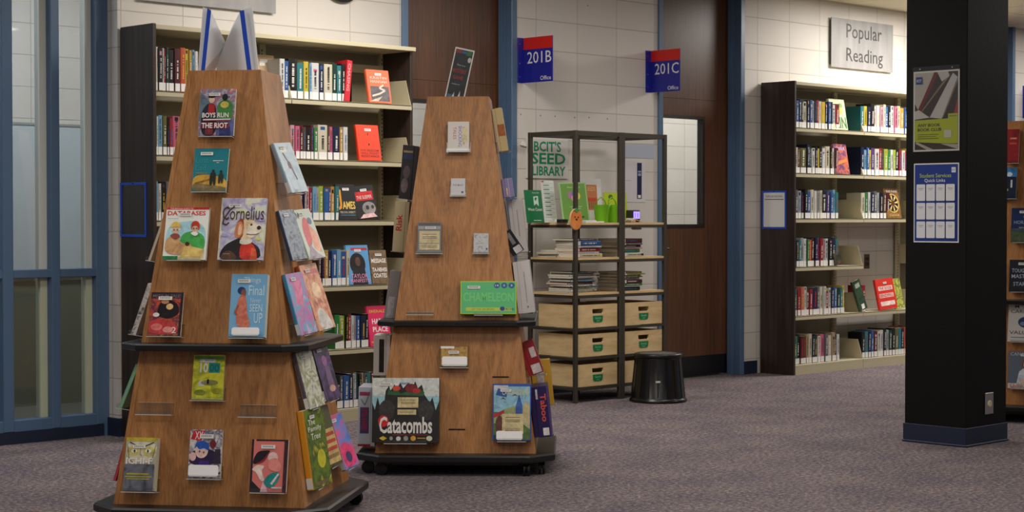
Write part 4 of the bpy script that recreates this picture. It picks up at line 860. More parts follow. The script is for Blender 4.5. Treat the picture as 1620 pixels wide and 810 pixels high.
put(T1, 0, 'large pale book with a golden dog head and script title', 344, 415, 411, 313, .018, art_noise('pastel_swirl', [(206, 214, 170), (226, 228, 206), (170, 160, 200), (216, 216, 226), (220, 226, 160)], 14), [
    ('p', [(.03, .0), (.05, .14), (.16, .25), (.34, .32), (.48, .36), (.62, .34), (.74, .28), (.92, .2), (.97, 0)], (34, 28, 34)), ('p', [(.03, .0), (.10, .12), (.26, .16), (.40, .08), (.42, 0)], (90, 60, 40)),
    ('p', [(.50, .0), (.47, .14), (.50, .25), (.62, .29), (.76, .26), (.86, .14), (.88, 0)], (206, 50, 36)), ('p', [(.72, .0), (.74, .2), (.84, .16), (.88, 0)], (222, 90, 50)), ('p', [(.46, .26), (.47, .33), (.60, .36), (.74, .33), (.74, .27), (.6, .24)], (222, 216, 196)),
    ('p', [(.36, .42), (.38, .60), (.48, .67), (.66, .67), (.78, .61), (.86, .56), (.93, .53), (.95, .46), (.86, .42), (.78, .36), (.62, .33), (.46, .34)], (232, 206, 164)), ('p', [(.36, .40), (.36, .58), (.44, .66), (.52, .66), (.54, .5), (.52, .36), (.44, .33)], (150, 66, 36)),
    ('p', [(.62, .36), (.62, .56), (.74, .60), (.90, .53), (.94, .47), (.84, .42), (.76, .37)], (240, 228, 204)), ('p', [(.33, .40), (.36, .58), (.45, .63), (.53, .56), (.54, .44), (.46, .36), (.38, .35)], (206, 128, 84)), ('p', [(.40, .42), (.42, .56), (.47, .58), (.50, .52), (.49, .42), (.45, .39)], (232, 190, 150)),
    ('e', .875, .515, .045, .032, (50, 26, 34)), ('e', .70, .565, .022, .018, (40, 30, 30)), ('l', [(.60, .415), (.70, .405), (.80, .405), (.88, .425)], .0025, (90, 40, 36)), ('e', .12, .40, .07, .03, (170, 160, 206)), ('e', .90, .66, .08, .04, (176, 160, 206)), ('e', .88, .34, .06, .03, (214, 210, 120)),
    ('t', 'Cornelius', .04, .64, .97, .86, (70, 54, 34)), ('l', [(.3, .86), (.2, .80), (.08, .66), (.06, .58), (.14, .56), (.2, .60)], .006, (70, 54, 34)), ('r', .12, .09, .26, .095, (190, 180, 170)), ('r', .0, .0, .035, 1, (206, 200, 180))], sticker=(.31, .87, .05, .013), extra=.14, hard=True)
put(T1, 0, 'dark manga volume with black haired figure among orange and red flowers', 234, 285, 531, 463, .014, art_noise('autumn_flowers', [(60, 30, 70), (196, 80, 40), (90, 30, 60), (226, 140, 60)], 30), [('r', 0, .86, 1, 1, (44, 34, 44)), ('t', 'MEDIUM TALES', .05, .88, .95, .95, (130, 110, 120)), ('p', [(.2, .5), (.28, .76), (.55, .84), (.85, .74), (.92, .5), (.6, .38), (.35, .42)], (24, 18, 24)), ('e', .60, .67, .11, .07, (232, 190, 130)), ('e', .45, .78, .12, .05, (200, 140, 100)),
    ('p', [(.0, .03), (.0, .32), (.3, .40), (.65, .3), (.9, .22), (.9, .03)], (196, 60, 64)), ('e', .2, .48, .10, .05, (216, 206, 200)), ('e', .25, .2, .18, .08, (222, 120, 110)), ('e', .6, .14, .16, .07, (226, 150, 140)), ('t', '2', .72, .06, .86, .2, W2), ('r', .93, 0, 1, 1, (30, 22, 30))], sticker=(.45, .86, .055, .014), extra=.14)
put(T1, 0, 'light blue book with a woman in patterned coral dress, white label below', 361, 418, 533, 434, .034, (120, 176, 214), [('t', "Things", .35, .84, .82, .95, (190, 216, 232)), ('t', 'Final', .50, .66, .93, .82, (196, 224, 238)), ('t', 'Never', .56, .54, .86, .62, (186, 214, 230)), ('t', 'SEEN', .55, .40, .90, .52, (200, 226, 238)), ('t', 'UP', .68, .22, .92, .38, (200, 226, 238)), ('e', .30, .735, .11, .06, (32, 52, 110)), ('e', .36, .70, .07, .06, (130, 84, 66)),
    ('p', [(.20, .15), (.18, .45), (.22, .6), (.30, .67), (.42, .66), (.46, .52), (.5, .35), (.62, .15)], art_noise('coral_print', [(186, 84, 66), (226, 140, 110)], 60)), ('p', [(.10, .38), (.22, .52), (.26, .48), (.18, .38), (.25, .36), (.22, .33)], (160, 90, 74))], sticker=(.36, .885, .05, .014), whitelab=(.09, .02, .86, .15), extra=.08)
put(T1, 0, 'bright yellow and lime comic volume with white and teal number title', 303, 352, 632, 562, .014, art_noise('yellow_comic', [(214, 214, 20), (230, 226, 60), (160, 170, 40), (222, 222, 30)], 20), [('r', .03, .9, .97, .97, (90, 150, 60)), ('t', '*10', .22, .60, .48, .82, W2), ('r', .5, .60, .86, .82, (30, 150, 140)), ('t', '*00', .52, .62, .84, .80, (20, 110, 110)), ('r', .2, .83, .6, .9, W2), ('e', .3, .36, .12, .07, (214, 214, 206)), ('e', .55, .38, .28, .06, (150, 150, 90)), ('e', .5, .40, .04, .06, (30, 30, 26)), ('e', .25, .16, .18, .06, (130, 140, 50)), ('e', .78, .2, .16, .06, (150, 150, 40)), ('r', .0, .0, .94, .03, (200, 200, 90))], sticker=(.52, .86, .045, .012), extra=.07)
put(T1, 0, 'thick grey and yellow manga showing the upper half of a glaring face', 194, 244, 776, 694, .030, (176, 172, 150), [('r', 0, .93, 1, 1, (196, 176, 60)), ('p', [(.05, .62), (.0, .92), (1, .92), (.96, .62), (.8, .52), (.2, .52)], (214, 206, 176)), ('e', .25, .74, .2, .09, (200, 190, 110)), ('e', .75, .74, .2, .09, (200, 190, 110)), ('p', [(.12, .90), (.4, .82), (.4, .84), (.12, .92)], (40, 36, 36)), ('p', [(.88, .90), (.58, .82), (.58, .84), (.88, .92)], (40, 36, 36)),
    ('e', .27, .745, .10, .035, (236, 232, 214)), ('e', .73, .745, .10, .035, (236, 232, 214)), ('e', .29, .745, .03, .03, (60, 70, 50)), ('e', .71, .745, .03, .03, (60, 70, 50)), ('l', [(.48, .80), (.47, .68), (.53, .66)], .0018, (90, 84, 70)), ('l', [(.05, .86), (.12, .62), (.25, .53)], .002, (70, 70, 60)), ('l', [(.95, .86), (.88, .62), (.75, .53)], .002, (70, 70, 60)), ('r', 0, 0, .95, .5, art_noise('storm_grey', [(50, 54, 66), (110, 112, 124), (60, 62, 72)], 18)), ('t', '*ICHI-F', .04, .50, .88, .62, (226, 226, 222)), ('r', .08, .30, .8, .33, (170, 160, 60)), ('r', .04, .25, .9, .275, (170, 160, 60)), ('r', .1, .21, .82, .23, (170, 160, 60))], sticker=(.43, .83, .05, .012), extra=.1)
put(T1, 0, 'manga with a blue haired character, white label, centre of the bottom row', 297, 348, 756, 681, .014, art_noise('manga_panels', [(230, 226, 220), (90, 80, 110), (220, 214, 210), (60, 50, 90)], 26), [('p', [(.02, .8), (.1, .98), (.45, .98), (.35, .76)], (206, 44, 54)), ('t', 'XX', .15, .80, .4, .96, W2), ('p', [(0, .25), (.05, .55), (.4, .6), (.8, .58), (1, .3)], (40, 30, 66)), ('e', .38, .56, .2, .15, (226, 190, 180)), ('p', [(.14, .58), (.2, .74), (.42, .78), (.62, .70), (.6, .56), (.45, .62), (.3, .58), (.22, .66)], (40, 90, 180)), ('e', .72, .7, .1, .09, (120, 34, 44)), ('p', [(.75, .3), (.8, .6), (.96, .6), (1, .3)], (50, 40, 60)), ('e', .12, .44, .1, .09, (226, 180, 176)), ('e', .32, .55, .02, .02, (40, 30, 60)), ('e', .45, .53, .02, .02, (40, 30, 60)), ('p', [(.3, .25), (.35, .36), (.6, .36), (.7, .25)], (76, 40, 130))], sticker=(.52, .86, .055, .016), whitelab=(.01, .03, .94, .27), extra=.08)
put(T1, 0, 'pink and black manga with a witch hat figure, bottom row right', 394, 452, 778, 697, .016, (216, 120, 110), [('r', 0, 0, .06, 1, (40, 30, 38)), ('p', [(0, 0), (0, .25), (.3, .05), (.45, 0)], (38, 30, 36)), ('r', .12, .97, .95, 1, (30, 24, 30)), ('p', [(.05, .55), (.1, .68), (.2, .78), (.55, .80), (.42, .70), (.36, .58), (.12, .52)], (30, 20, 26)), ('p', [(.1, .52), (.36, .56), (.5, .74), (.46, .74), (.32, .6)], (150, 34, 50)),
    ('e', .60, .66, .14, .1, (232, 196, 190)), ('p', [(.02, .42), (.18, .52), (.4, .5), (.3, .4), (.42, .22), (.3, .2), (.16, .38)], (236, 206, 196)), ('p', [(.5, .42), (.46, .62), (.72, .66), (.86, .5), (.8, .38)], (228, 140, 130)), ('p', [(.36, .18), (.5, .34), (.78, .4), (.82, .28), (.66, .1), (.5, .08)], (30, 140, 136)), ('p', [(.56, .16), (.76, .36), (.8, .34), (.62, .14)], (226, 206, 210)), ('p', [(.3, 0), (.36, .2), (.46, .1), (.5, 0)], (226, 180, 190)), ('r', .9, 0, 1, 1, (56, 30, 40)), ('r', .6, .07, .88, .10, (190, 190, 190))], sticker=(.46, .86, .055, .014), extra=.09)
for x0, yy in ((218, 655), (380, 659)):
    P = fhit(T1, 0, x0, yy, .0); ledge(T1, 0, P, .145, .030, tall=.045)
# ---- tower 1, right face (near spine corner is the anchor)
sp1 = [('r', .1, .04, .9, .16, W2)]
def side(t, label, px, ybot, ytop, th, cover, art, wm=.15, extra=.22, spc=None, sp=(), lab=True, **k):
    return put(t, 1, label, px, px, ybot, ytop, th, cover, art, wm=wm+.012, extra=extra, yawr=.16, spine_col=spc, spine=sp, lab=lab, sticker=k.pop('sticker', (.35, .9, .045, .013)), **k)
side(T1, 'light blue and white book on the right face, highest on the front tower', 463, 305, 226, .018, art_noise('pale_blue_snow', [(150, 176, 196), (200, 214, 222), (176, 196, 210)], 18), [('e', .4, .86, .2, .06, (226, 226, 200)), ('l', [(.3, .8), (.5, .5), (.6, .25)], .012, (90, 44, 50)), ('e', .45, .55, .1, .08, (90, 40, 46))], .15, spc=(150, 172, 186), s0=-0.17)
side(T1, 'dark slate blue slim book leaning on the right face, third row', 464, 412, 335, .014, art_noise('slate_mix', [(60, 72, 92), (150, 160, 172), (80, 90, 110)], 30), [], .13, spc=(50, 60, 84), lab=False, s0=-0.22)
P_ = side(T1, 'colourful red and mint picture book, far part of the third row right face', 491, 411, 333, .012, (196, 206, 190), [('p', [(.2, .15), (.15, .6), (.4, .85), (.65, .8), (.6, .4)], (206, 56, 66)), ('p', [(.5, .2), (.6, .7), (.95, .5), (.9, .1)], (226, 150, 110)), ('p', [(0, 0), (.3, .3), (.6, .1), (.9, 0)], (150, 130, 150)), ('t', 'N', .05, .82, .2, .95, K), ('e', .75, .75, .12, .07, (60, 80, 130))], .155, spc=(170, 190, 170), lab=False, s0=0.0)
side(T1, 'blue and pink comic leaning on the right face above the black shelf', 477, 531, 437, .016, art_noise('pink_cyan', [(60, 150, 190), (206, 110, 170), (90, 170, 206), (226, 170, 200)], 20), [('p', [(.2, .5), (.4, .9), (.8, .85), (.6, .45)], (222, 120, 160))], .15, spc=(60, 140, 176), s0=-0.26)
side(T1, 'orange and tan comic on the right face, beside the blue pink comic', 506, 524, 422, .020, art_noise('orange_city', [(196, 96, 60), (226, 170, 130), (206, 120, 84), (120, 70, 60)], 24), [('r', .2, .85, .9, .92, (190, 60, 50)), ('e', .55, .6, .25, .12, (236, 196, 150)), ('p', [(.1, 0), (.2, .3), (.5, .35), (.9, .1), (.9, 0)], (206, 196, 190))], .16, spc=(206, 110, 74), s0=-0.05)
side(T1, 'olive and white wildlife book at the top of the lower right face', 491, 648, 562, .018, art_noise('grass_white', [(110, 116, 60), (214, 212, 200), (140, 140, 90), (230, 228, 220)], 22), [], .14, spc=(90, 80, 96), s0=-0.27)
side(T1, 'dark night coloured fantasy novel with violet figure on lower right face', 518, 636, 551, .022, art_noise('night_violet', [(24, 24, 46), (34, 32, 60), (96, 60, 120), (30, 30, 50)], 18), [('e', .55, .7, .16, .1, (150, 90, 150)), ('p', [(.4, .2), (.45, .6), (.75, .6), (.8, .2)], (120, 90, 130)), ('e', .6, .2, .2, .06, (206, 160, 140))], .14, spc=(22, 24, 44), s0=-0.03)
side(T1, 'green leafy cookbook-like volume with yellow spine, bottom of right face', 494, 775, 656, .030, art_noise('green_garden', [(50, 70, 34), (110, 136, 40), (70, 90, 40), (190, 186, 60)], 18), [('t', 'The', .15, .80, .5, .87, W2), ('t', 'Family', .1, .70, .8, .78, W2), ('t', 'Tree', .2, .61, .7, .69, W2), ('e', .6, .35, .22, .12, (206, 200, 50)), ('r', .1, .03, .8, .08, (120, 100, 70))], .17, spc=(226, 156, 40), extra=.2, s0=-0.31)
side(T1, 'olive book with a tan panel of red capitals, behind the green volume', 522, 741, 650, .016, (84, 86, 56), [('r', .1, .05, .95, .62, (206, 176, 110)), ('r', .15, .5, .9, .56, (190, 70, 50)), ('r', .15, .38, .9, .44, (190, 70, 50)), ('r', .15, .26, .9, .32, (190, 70, 50)), ('r', .15, .14, .9, .2, (150, 120, 70))], .13, spc=(70, 74, 50), lab=False, s0=-0.11)
side(T1, 'blue and hot pink book in an acrylic pocket, lowest at the right', 548, 744, 661, .018, art_noise('blue_pink_sky', [(60, 100, 190), (90, 130, 206), (226, 70, 130), (226, 90, 150)], 9), [('p', [(.1, .02), (.1, .4), (.5, .5), (.9, .35), (.9, .02)], (226, 50, 110)), ('e', .5, .2, .2, .1, (60, 40, 100))], .14, spc=(56, 92, 176), s0=0.07)
# ---- tower 1, left face
def left(t, label, px, ybot, ytop, th, cover, art=(), wm=.13, extra=.14, **k):
    return put(t, 3, label, px, px, ybot, ytop, th, cover, art, wm=wm, extra=extra, corner='br', sticker=None, **k)
left(T1, 'cream edged book in clear holder on the left face, third row', 234, 412, 335, .010, (214, 206, 180), s0=0.18)
left(T1, 'white and black comic with a red number eight on the left face', 207, 528, 446, .020, (216, 210, 206), wm=.13, extra=.14, fore=art_noise('comic_edge', [(60, 56, 58), (226, 222, 218), (130, 126, 126)], 50), s0=0.24)
left(T1, 'mint green striped book on the left face under the black shelf', 187, 645, 572, .014, (110, 176, 140), fore=(136, 186, 150), s0=0.28)
left(T1, 'slim crimson book at the lowest left face of the front tower', 179, 760, 690, .010, (176, 40, 66), fore=(190, 70, 90), s0=0.3)
# ---- tower 2, front face
SMOOTH[0] = False
cream_lab = lambda a, b, c, d: [('r', a, b, c, d, (206, 190, 140))]+[('r', a+(c-a)*.15, b+(d-b)*q, c-(c-a)*.15, b+(d-b)*(q+.05), (110, 100, 80)) for q in (.7, .5, .38)]
bx_ = dict(kind='box', name='board_game_box', cat='game box')
put(T2, 0, 'small white puzzle box with rainbow lettering, top of the middle tower', 708, 742, 239, 192, .028, (222, 216, 208), [('t', 'SHOCKING', .50, .15, .66, .85, (110, 90, 170), -90), ('t', 'TALES', .26, .4, .40, .82, (196, 110, 90), -90), ('t', 'DINNER', .70, .2, .80, .82, (206, 150, 60), -90), ('r', .68, .3, .92, .8, (222, 208, 160))], extra=.03, sticker=None, **bx_)
put(T2, 0, 'small white card pack with grey text in its clear holder', 713, 736, 309, 282, .016, (206, 204, 204), [('t', 'THE MIND', .12, .55, .85, .65, (110, 110, 116)), ('r', .72, .12, .88, .24, (60, 70, 120))], extra=.03, sticker=None, ledw=.12, **bx_)
put(T2, 0, 'grey board box with a pale yellow note panel, left of centre', 660, 698, 400, 352, .024, (112, 116, 118), [('r', .05, .9, .95, .98, (70, 74, 78)), ('r', .04, .78, .96, .88, (150, 156, 156))]+cream_lab(.08, .32, .93, .72)+cream_lab(.08, .1, .93, .30), extra=.03, sticker=(.55, .82, .05, .012), **bx_)
put(T2, 0, 'tiny silver patterned card box, right of centre on the middle tower', 749, 773, 400, 369, .02, art_noise('silver_filigree', [(130, 130, 134), (206, 204, 206), (160, 160, 164)], 60), [('r', .82, .15, .92, .25, (60, 70, 120))], extra=.03, sticker=None, ledw=.12, **bx_)
INK[0] = False
put(T2, 0, 'wide mint green game box with yellow border above the black shelf', 728, 817, 497, 445, .03, (176, 206, 40), [('r', .02, .03, .98, .97, (84, 190, 118)), ('t', '*CHAMELEON', .05, .38, .95, .66, (112, 206, 120)), ('r', .1, .10, .92, .2, (196, 206, 60)), ('t', 'LET THE LIES BEGIN', .2, .125, .6, .175, (60, 120, 60)), ('e', .65, .87, .055, .085, (26, 90, 150)), ('e', .78, .87, .055, .085, (26, 90, 150)), ('e', .91, .87, .055, .085, (26, 90, 150)), ('t', '14', .62, .84, .68, .90, W2), ('t', '5', .765, .84, .795, .90, W2), ('t', '3', .895, .84, .925, .90, W2), ('e', .75, .17, .045, .06, (26, 60, 130)), ('t', 'BIG IDEA', .81, .13, .96, .19, (26, 60, 130))], extra=.04, sticker=(.24, .81, .06, .014), **bx_)
INK[0] = True
put(T2, 0, 'small gold and brown card game box with white label under the shelf', 696, 741, 580, 547, .03, (120, 92, 40), [('r', .04, .05, .96, .95, art_noise('old_gold', [(130, 96, 40), (190, 156, 70), (140, 60, 50)], 30)), ('r', .02, .86, .5, .97, W2)], extra=.03, sticker=(.48, .68, .05, .014), whitelab=(.07, .02, .96, .48), **bx_)
tr = (28, 26, 28)
put(T2, 0, 'large square dark castle board game box, bottom left of the middle tower', 588, 695, 700, 601, .075, (28, 26, 28), [('r', .0, .35, 1, 1, (150, 196, 206)), ('r', 0, .72, 1, 1, (206, 212, 206)), ('p', [(0, 0), (0, .62), (.04, .5), (.08, .70), (.12, .55), (.18, .62), (.2, .8), (.25, .88), (.27, .8), (.33, .9), (.36, .84), (.42, .92), (.46, .84), (.54, .93), (.6, .85), (.64, .95), (.68, .84), (.74, .9), (.78, .74), (.86, .62), (.9, .70), (.95, .5), (1, .64), (1, 0)], tr),
    ('p', [(.22, .74), (.25, .84), (.3, .78), (.34, .86), (.42, .76), (.6, .80), (.66, .86), (.78, .78), (.76, .72)], (40, 90, 50)), ('e', .36, .84, .06, .04, (206, 70, 50)), ('e', .58, .84, .09, .07, (120, 26, 34)), ('e', .66, .80, .06, .04, (176, 40, 44)), ('e', .22, .5, .12, .16, (50, 48, 48)), ('e', .8, .5, .12, .16, (50, 48, 48)),
    ('t', 'Aleister', .4, .90, .56, .94, (70, 110, 170)), ('e', .16, .3, .09, .09, (196, 30, 34)), ('t', '*Catacombs', .11, .14, .9, .40, (226, 222, 216)), ('r', .3, .115, .84, .125, (150, 30, 34)), ('t', 'Elzra', .58, .36, .72, .39, (160, 160, 160))]
    + cream_lab(.38, .54, .69, .70) + cream_lab(.38, .43, .66, .51) + [('p', [(.11, .065), (.17, .03), (.23, .065), (.17, .10)], (206, 180, 50)), ('e', .29, .065, .025, .03, (150, 150, 156)), ('e', .40, .06, .035, .035, (206, 206, 206)), ('e', .51, .065, .035, .04, (160, 150, 140)), ('e', .62, .065, .04, .04, (206, 160, 60)), ('r', .68, .06, .8, .075, (196, 160, 60)), ('e', .86, .065, .045, .04, (206, 206, 180))],
    side=None if 0 else (), extra=.02, sticker=(.2, .9, .06, .014), **bx_) if 0 else None
def bigbox():
    art = [('r', .0, .35, 1, 1, (150, 196, 206)), ('r', 0, .72, 1, 1, (206, 212, 206)), ('p', [(0, 0), (0, .62), (.04, .5), (.08, .70), (.12, .55), (.18, .62), (.2, .8), (.25, .88), (.27, .8), (.33, .9), (.36, .84), (.42, .92), (.46, .84), (.54, .93), (.6, .85), (.64, .95), (.68, .84), (.74, .9), (.78, .74), (.86, .62), (.9, .70), (.95, .5), (1, .64), (1, 0)], tr),
    ('p', [(.22, .74), (.25, .84), (.3, .78), (.34, .86), (.42, .76), (.6, .80), (.66, .86), (.78, .78), (.76, .72)], (40, 90, 50)), ('e', .36, .84, .06, .04, (206, 70, 50)), ('e', .58, .84, .09, .07, (120, 26, 34)), ('e', .66, .80, .06, .04, (176, 40, 44)), ('e', .22, .5, .12, .16, (50, 48, 48)), ('e', .8, .5, .12, .16, (50, 48, 48)),
    ('t', 'Aleister', .4, .90, .56, .94, (70, 110, 170)), ('e', .17, .33, .08, .09, (196, 30, 34)), ('t', '*Catacombs', .11, .14, .9, .40, (226, 222, 216)), ('r', .3, .115, .84, .125, (150, 30, 34))]
    art += cream_lab(.38, .54, .69, .70) + cream_lab(.38, .43, .66, .51) + [('p', [(.11, .065), (.17, .03), (.23, .065), (.17, .10)], (206, 180, 50)), ('e', .29, .065, .025, .03, (150, 150, 156)), ('e', .40, .06, .035, .035, (206, 206, 206)), ('e', .51, .065, .035, .04, (160, 150, 140)), ('e', .62, .065, .04, .04, (206, 160, 60)), ('r', .68, .06, .8, .075, (196, 160, 60)), ('e', .86, .065, .045, .04, (206, 206, 180))]
    put(T2, 0, 'large square dark castle board game box, bottom left of the middle tower', 588, 694, 700, 599, .07, tr, art, extra=.015, sticker=(.2, .9, .06, .014), ledw=.2, **bx_)
bigbox()
put(T2, 0, 'blue board game box with a castle landscape and white label, bottom right', 779, 840, 697, 608, .05, (46, 84, 160), [('r', .03, .02, .97, .95, (140, 186, 206)), ('r', .03, .02, .97, .5, (84, 110, 60)), ('p', [(.03, .45), (.3, .55), (.6, .62), (.97, .55), (.97, .3), (.03, .3)], (150, 160, 110)), ('p', [(.60, .3), (.60, .6), (.69, .82), (.78, .6), (.78, .3)], (50, 90, 160)), ('p', [(.78, .3), (.78, .58), (.86, .7), (.97, .6), (.97, .2)], (190, 176, 130)), ('r', .03, .88, .4, .97, (196, 200, 206)), ('p', [(.08, .8), (.14, .92), (.4, .86), (.36, .76)], (40, 84, 150)), ('t', 'CARCASSONNE', .25, .80, .93, .9, (214, 206, 150)), ('p', [(.2, .72), (.27, .76), (.35, .72), (.27, .74)], (60, 50, 50)), ('p', [(.5, .78), (.58, .82), (.66, .78), (.58, .8)], (60, 50, 50)), ('p', [(.03, .46), (.3, .54), (.3, .48), (.03, .4)], (176, 40, 40)),
    ('e', .18, .28, .1, .16, (96, 50, 44)), ('e', .22, .12, .1, .06, (176, 110, 80)), ('r', .03, .02, .2, .1, (30, 50, 90))]+cream_lab(.25, .24, .8, .47)+cream_lab(.25, .12, .8, .24), extra=.02, sticker=(.34, .88, .05, .012), whitelab=(.1, .01, .78, .17), **bx_)
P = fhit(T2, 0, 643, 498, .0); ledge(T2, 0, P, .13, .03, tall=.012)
n_, u_ = fdirs(T2, 0)
sl = MB()
for px0, px1, py in ((779, 805, 597), (710, 736, 680)):
    A_ = fhit(T2, 0, px0, py, .0); wd = (px1-px0)*depth(A_)/F; M = T2.inv @ frame(A_, u_, n_, Vector((0, 0, 1))); sl.box(0, wd, -.0015, .001, 0, .005, mat((14, 10, 8), .9), M)
sl.build('ledge_slot', T2.o)
# small sign card standing tilted on top of the middle tower
Dt = T2.A; n_, u_ = fdirs(T2, 0); pt0 = hitp(703, 151.5, n_, Dt.dot(n_)+.02); 
cd = thing('sign_card', 'black framed sign card tilted to the right on top of the middle tower', 'sign', M=frame(Vector((pt0.x, pt0.y, ZT-.002)), u_, n_, Vector((0, 0, 1))) @ Matrix.Rotation(.215, 4, 'Y'))
k_ = depth(pt0)/F; cw, chh = 31*k_, 84*k_
m = MB(); m.box(0, cw, 0, .004, 0.003, chh, paper); draw(m, [('r', .06, .02, .94, .97, (34, 40, 44)), ('r', .08, .9, .35, .96, (150, 40, 40)), ('r', .38, .9, .6, .95, (50, 90, 150)), ('r', .62, .88, .9, .96, (60, 110, 60)), ('e', .84, .8, .09, .05, (190, 190, 196)), ('t', 'This is a', .25, .66, .7, .69, (190, 190, 190)), ('t', '*MYSTERY', .12, .52, .82, .60, (150, 44, 40)), ('t', '*GAME', .2, .40, .72, .47, (150, 44, 40)), ('r', .2, .3, .6, .31, (150, 150, 150)), ('p', [(.3, .03), (.42, .16), (.46, .03)], (180, 206, 220)), ('p', [(.6, .03), (.7, .2), (.76, .03)], (206, 214, 214)), ('r', .1, .03, .3, .1, (60, 110, 150)), ('r', .78, .03, .92, .1, (196, 170, 50))], 0, cw, 0.003, chh, -.0001)
m.build('printed_card', cd); MB().box(cw*.3, cw*.7, .004, .03, .0, .012, acrylic).build('card_foot', cd)
# ---- tower 2, right face items (seen edge on)
def rbox(t, label, px, ybot, ytop, th, col, wm, extra=.05, art=(), sd=(), sc=None, kind='box', name='board_game_box', cat='game box', **k):
    return put(t, 1, label, px, px, ybot, ytop, th, col, art, wm=wm, extra=extra-.05, spine=sd, spine_col=sc, sticker=None, kind=kind, name=name, cat=cat, **k)
rbox(T2, 'tan and brown slim game box tilted in a clear holder, top right', 804, 238, 170, .030, (206, 180, 120), .10, .07, sd=[('r', 0, .35, 1, .62, (170, 96, 44))], sc=(206, 184, 130), s0=-0.12)
rbox(T2, 'lilac card boxes behind the right edge of the middle tower', 811, 311, 281, .05, (150, 140, 190), .10, .05, sd=[('r', .45, 0, .52, 1, (206, 200, 214)), ('r', .1, .1, .3, .5, (222, 190, 150))], s0=-0.05)
rbox(T2, 'tall white game box at the right edge above the black game', 835, 398, 314, .07, (206, 202, 200), .14, .03, sd=[('r', .4, .3, .46, .8, (150, 146, 146))], s0=0.02)
rbox(T2, 'tall white narrow game box resting on the black middle shelf', 842, 494, 412, .08, (212, 208, 206), .2, .03, sd=[('r', .45, .2, .5, .8, (160, 156, 156)), ('r', .45, .1, .55, .14, (120, 120, 140))], s0=-0.22)
rbox(T2, 'slim black pocket game with white end tilted in clear holder', 829, 395, 362, .026, (22, 20, 22), .05, .5, sd=[('r', .1, .02, .9, .3, (206, 204, 206)), ('r', .3, .4, .7, .9, (130, 126, 126))], s0=-0.18)
rbox(T2, 'slim red and white game tilted under the black shelf, right side', 860, 588, 537, .028, (150, 30, 40), .09, .25, sd=[('r', .1, .03, .9, .3, (206, 200, 196)), ('r', .4, .5, .9, .8, (206, 190, 190))], s0=-0.2)
rbox(T2, 'deep purple party game box with orange red title, lowest right', 874, 690, 610, .085, (44, 30, 84), .20, .02, sd=[('t', '*Taboo', .35, .30, .80, .85, (226, 90, 70), -90), ('r', .35, .03, .8, .18, W2), ('r', .05, .75, .2, .95, (206, 204, 206)), ('r', .88, 0, 1, 1, (90, 60, 130))], s0=-0.3)
rbox(T2, 'narrow yellow edged game box behind the deep purple box', 877, 640, 568, .04, (206, 160, 50), .06, .02, sd=[('r', 0, .1, .5, .9, (190, 186, 180))], s0=0.05)
# ---- tower 2, left face items
def lbox(t, label, px, ybot, ytop, th, col, wm, extra=.05, name='board_game_box', cat='game box', side_art=(), **k):
    o = put(t, 3, label, px, px, ybot, ytop, th, col, (), wm=wm, extra=extra, corner='br', kind='box', name=name, cat=cat, sticker=None, **k)
    if side_art:
        ob = [c for c in o.children if c.name.startswith('lid')][0]; m = MB()
        zs_ = [v.co.z for v in ob.data.vertices]; H = max(zs_)
        T = Matrix(((0, -1, 0, wm), (1, 0, 0, 0), (0, 0, 1, 0), (0, 0, 0, 1))); draw(m, side_art, 0, th*.75, 0, H, -.0004, T); m.build('side_print', o)
    return o
lbox(T2, 'tall dark photographic game box on the left face, top of middle tower', 632, 314, 229, .075, (38, 34, 40), .14, -.05, side_art=[('r', .1, .86, .9, .9, (150, 130, 90)), ('r', .1, .74, .9, .84, (34, 50, 84)), ('e', .5, .5, .3, .12, (84, 74, 76)), ('e', .4, .25, .3, .14, (100, 88, 88))], s0=0.1)
lbox(T2, 'beige war game box with red title word, on the left face', 624, 398, 318, .07, (178, 166, 130), .2, -.07, side_art=[('t', '*Risk', .2, .42, .75, .74, (180, 34, 44), 90)], s0=0.12)
lbox(T2, 'grey clear wrapped game pack left of the middle tower', 612, 508, 428, .07, (140, 136, 138), .13, .0, side_art=[('r', .2, .02, .8, .5, (176, 174, 178))], s0=0.1)
lbox(T2, 'white game box with a black side panel under the black shelf, left', 598, 594, 530, .08, (206, 202, 198), .15, -.12, side_art=[('r', .45, .08, .85, .9, (30, 26, 24))], s0=0.12)
lbox(T2, 'pale city themed game box with dark red title left of the castle game', 566, 706, 612, .08, (176, 184, 196), .2, -.12, side_art=[('r', 0, 0, 1, .04, (150, 30, 50)), ('r', .15, .22, .85, .66, (70, 66, 110)), ('t', '*SEATTLE', .3, .28, .7, .64, (170, 30, 44), 90), ('l', [(.2, .8), (.5, .7), (.8, .85)], .003, (90, 130, 90)), ('r', .1, .86, .9, .92, (150, 60, 90))], s0=0.3)
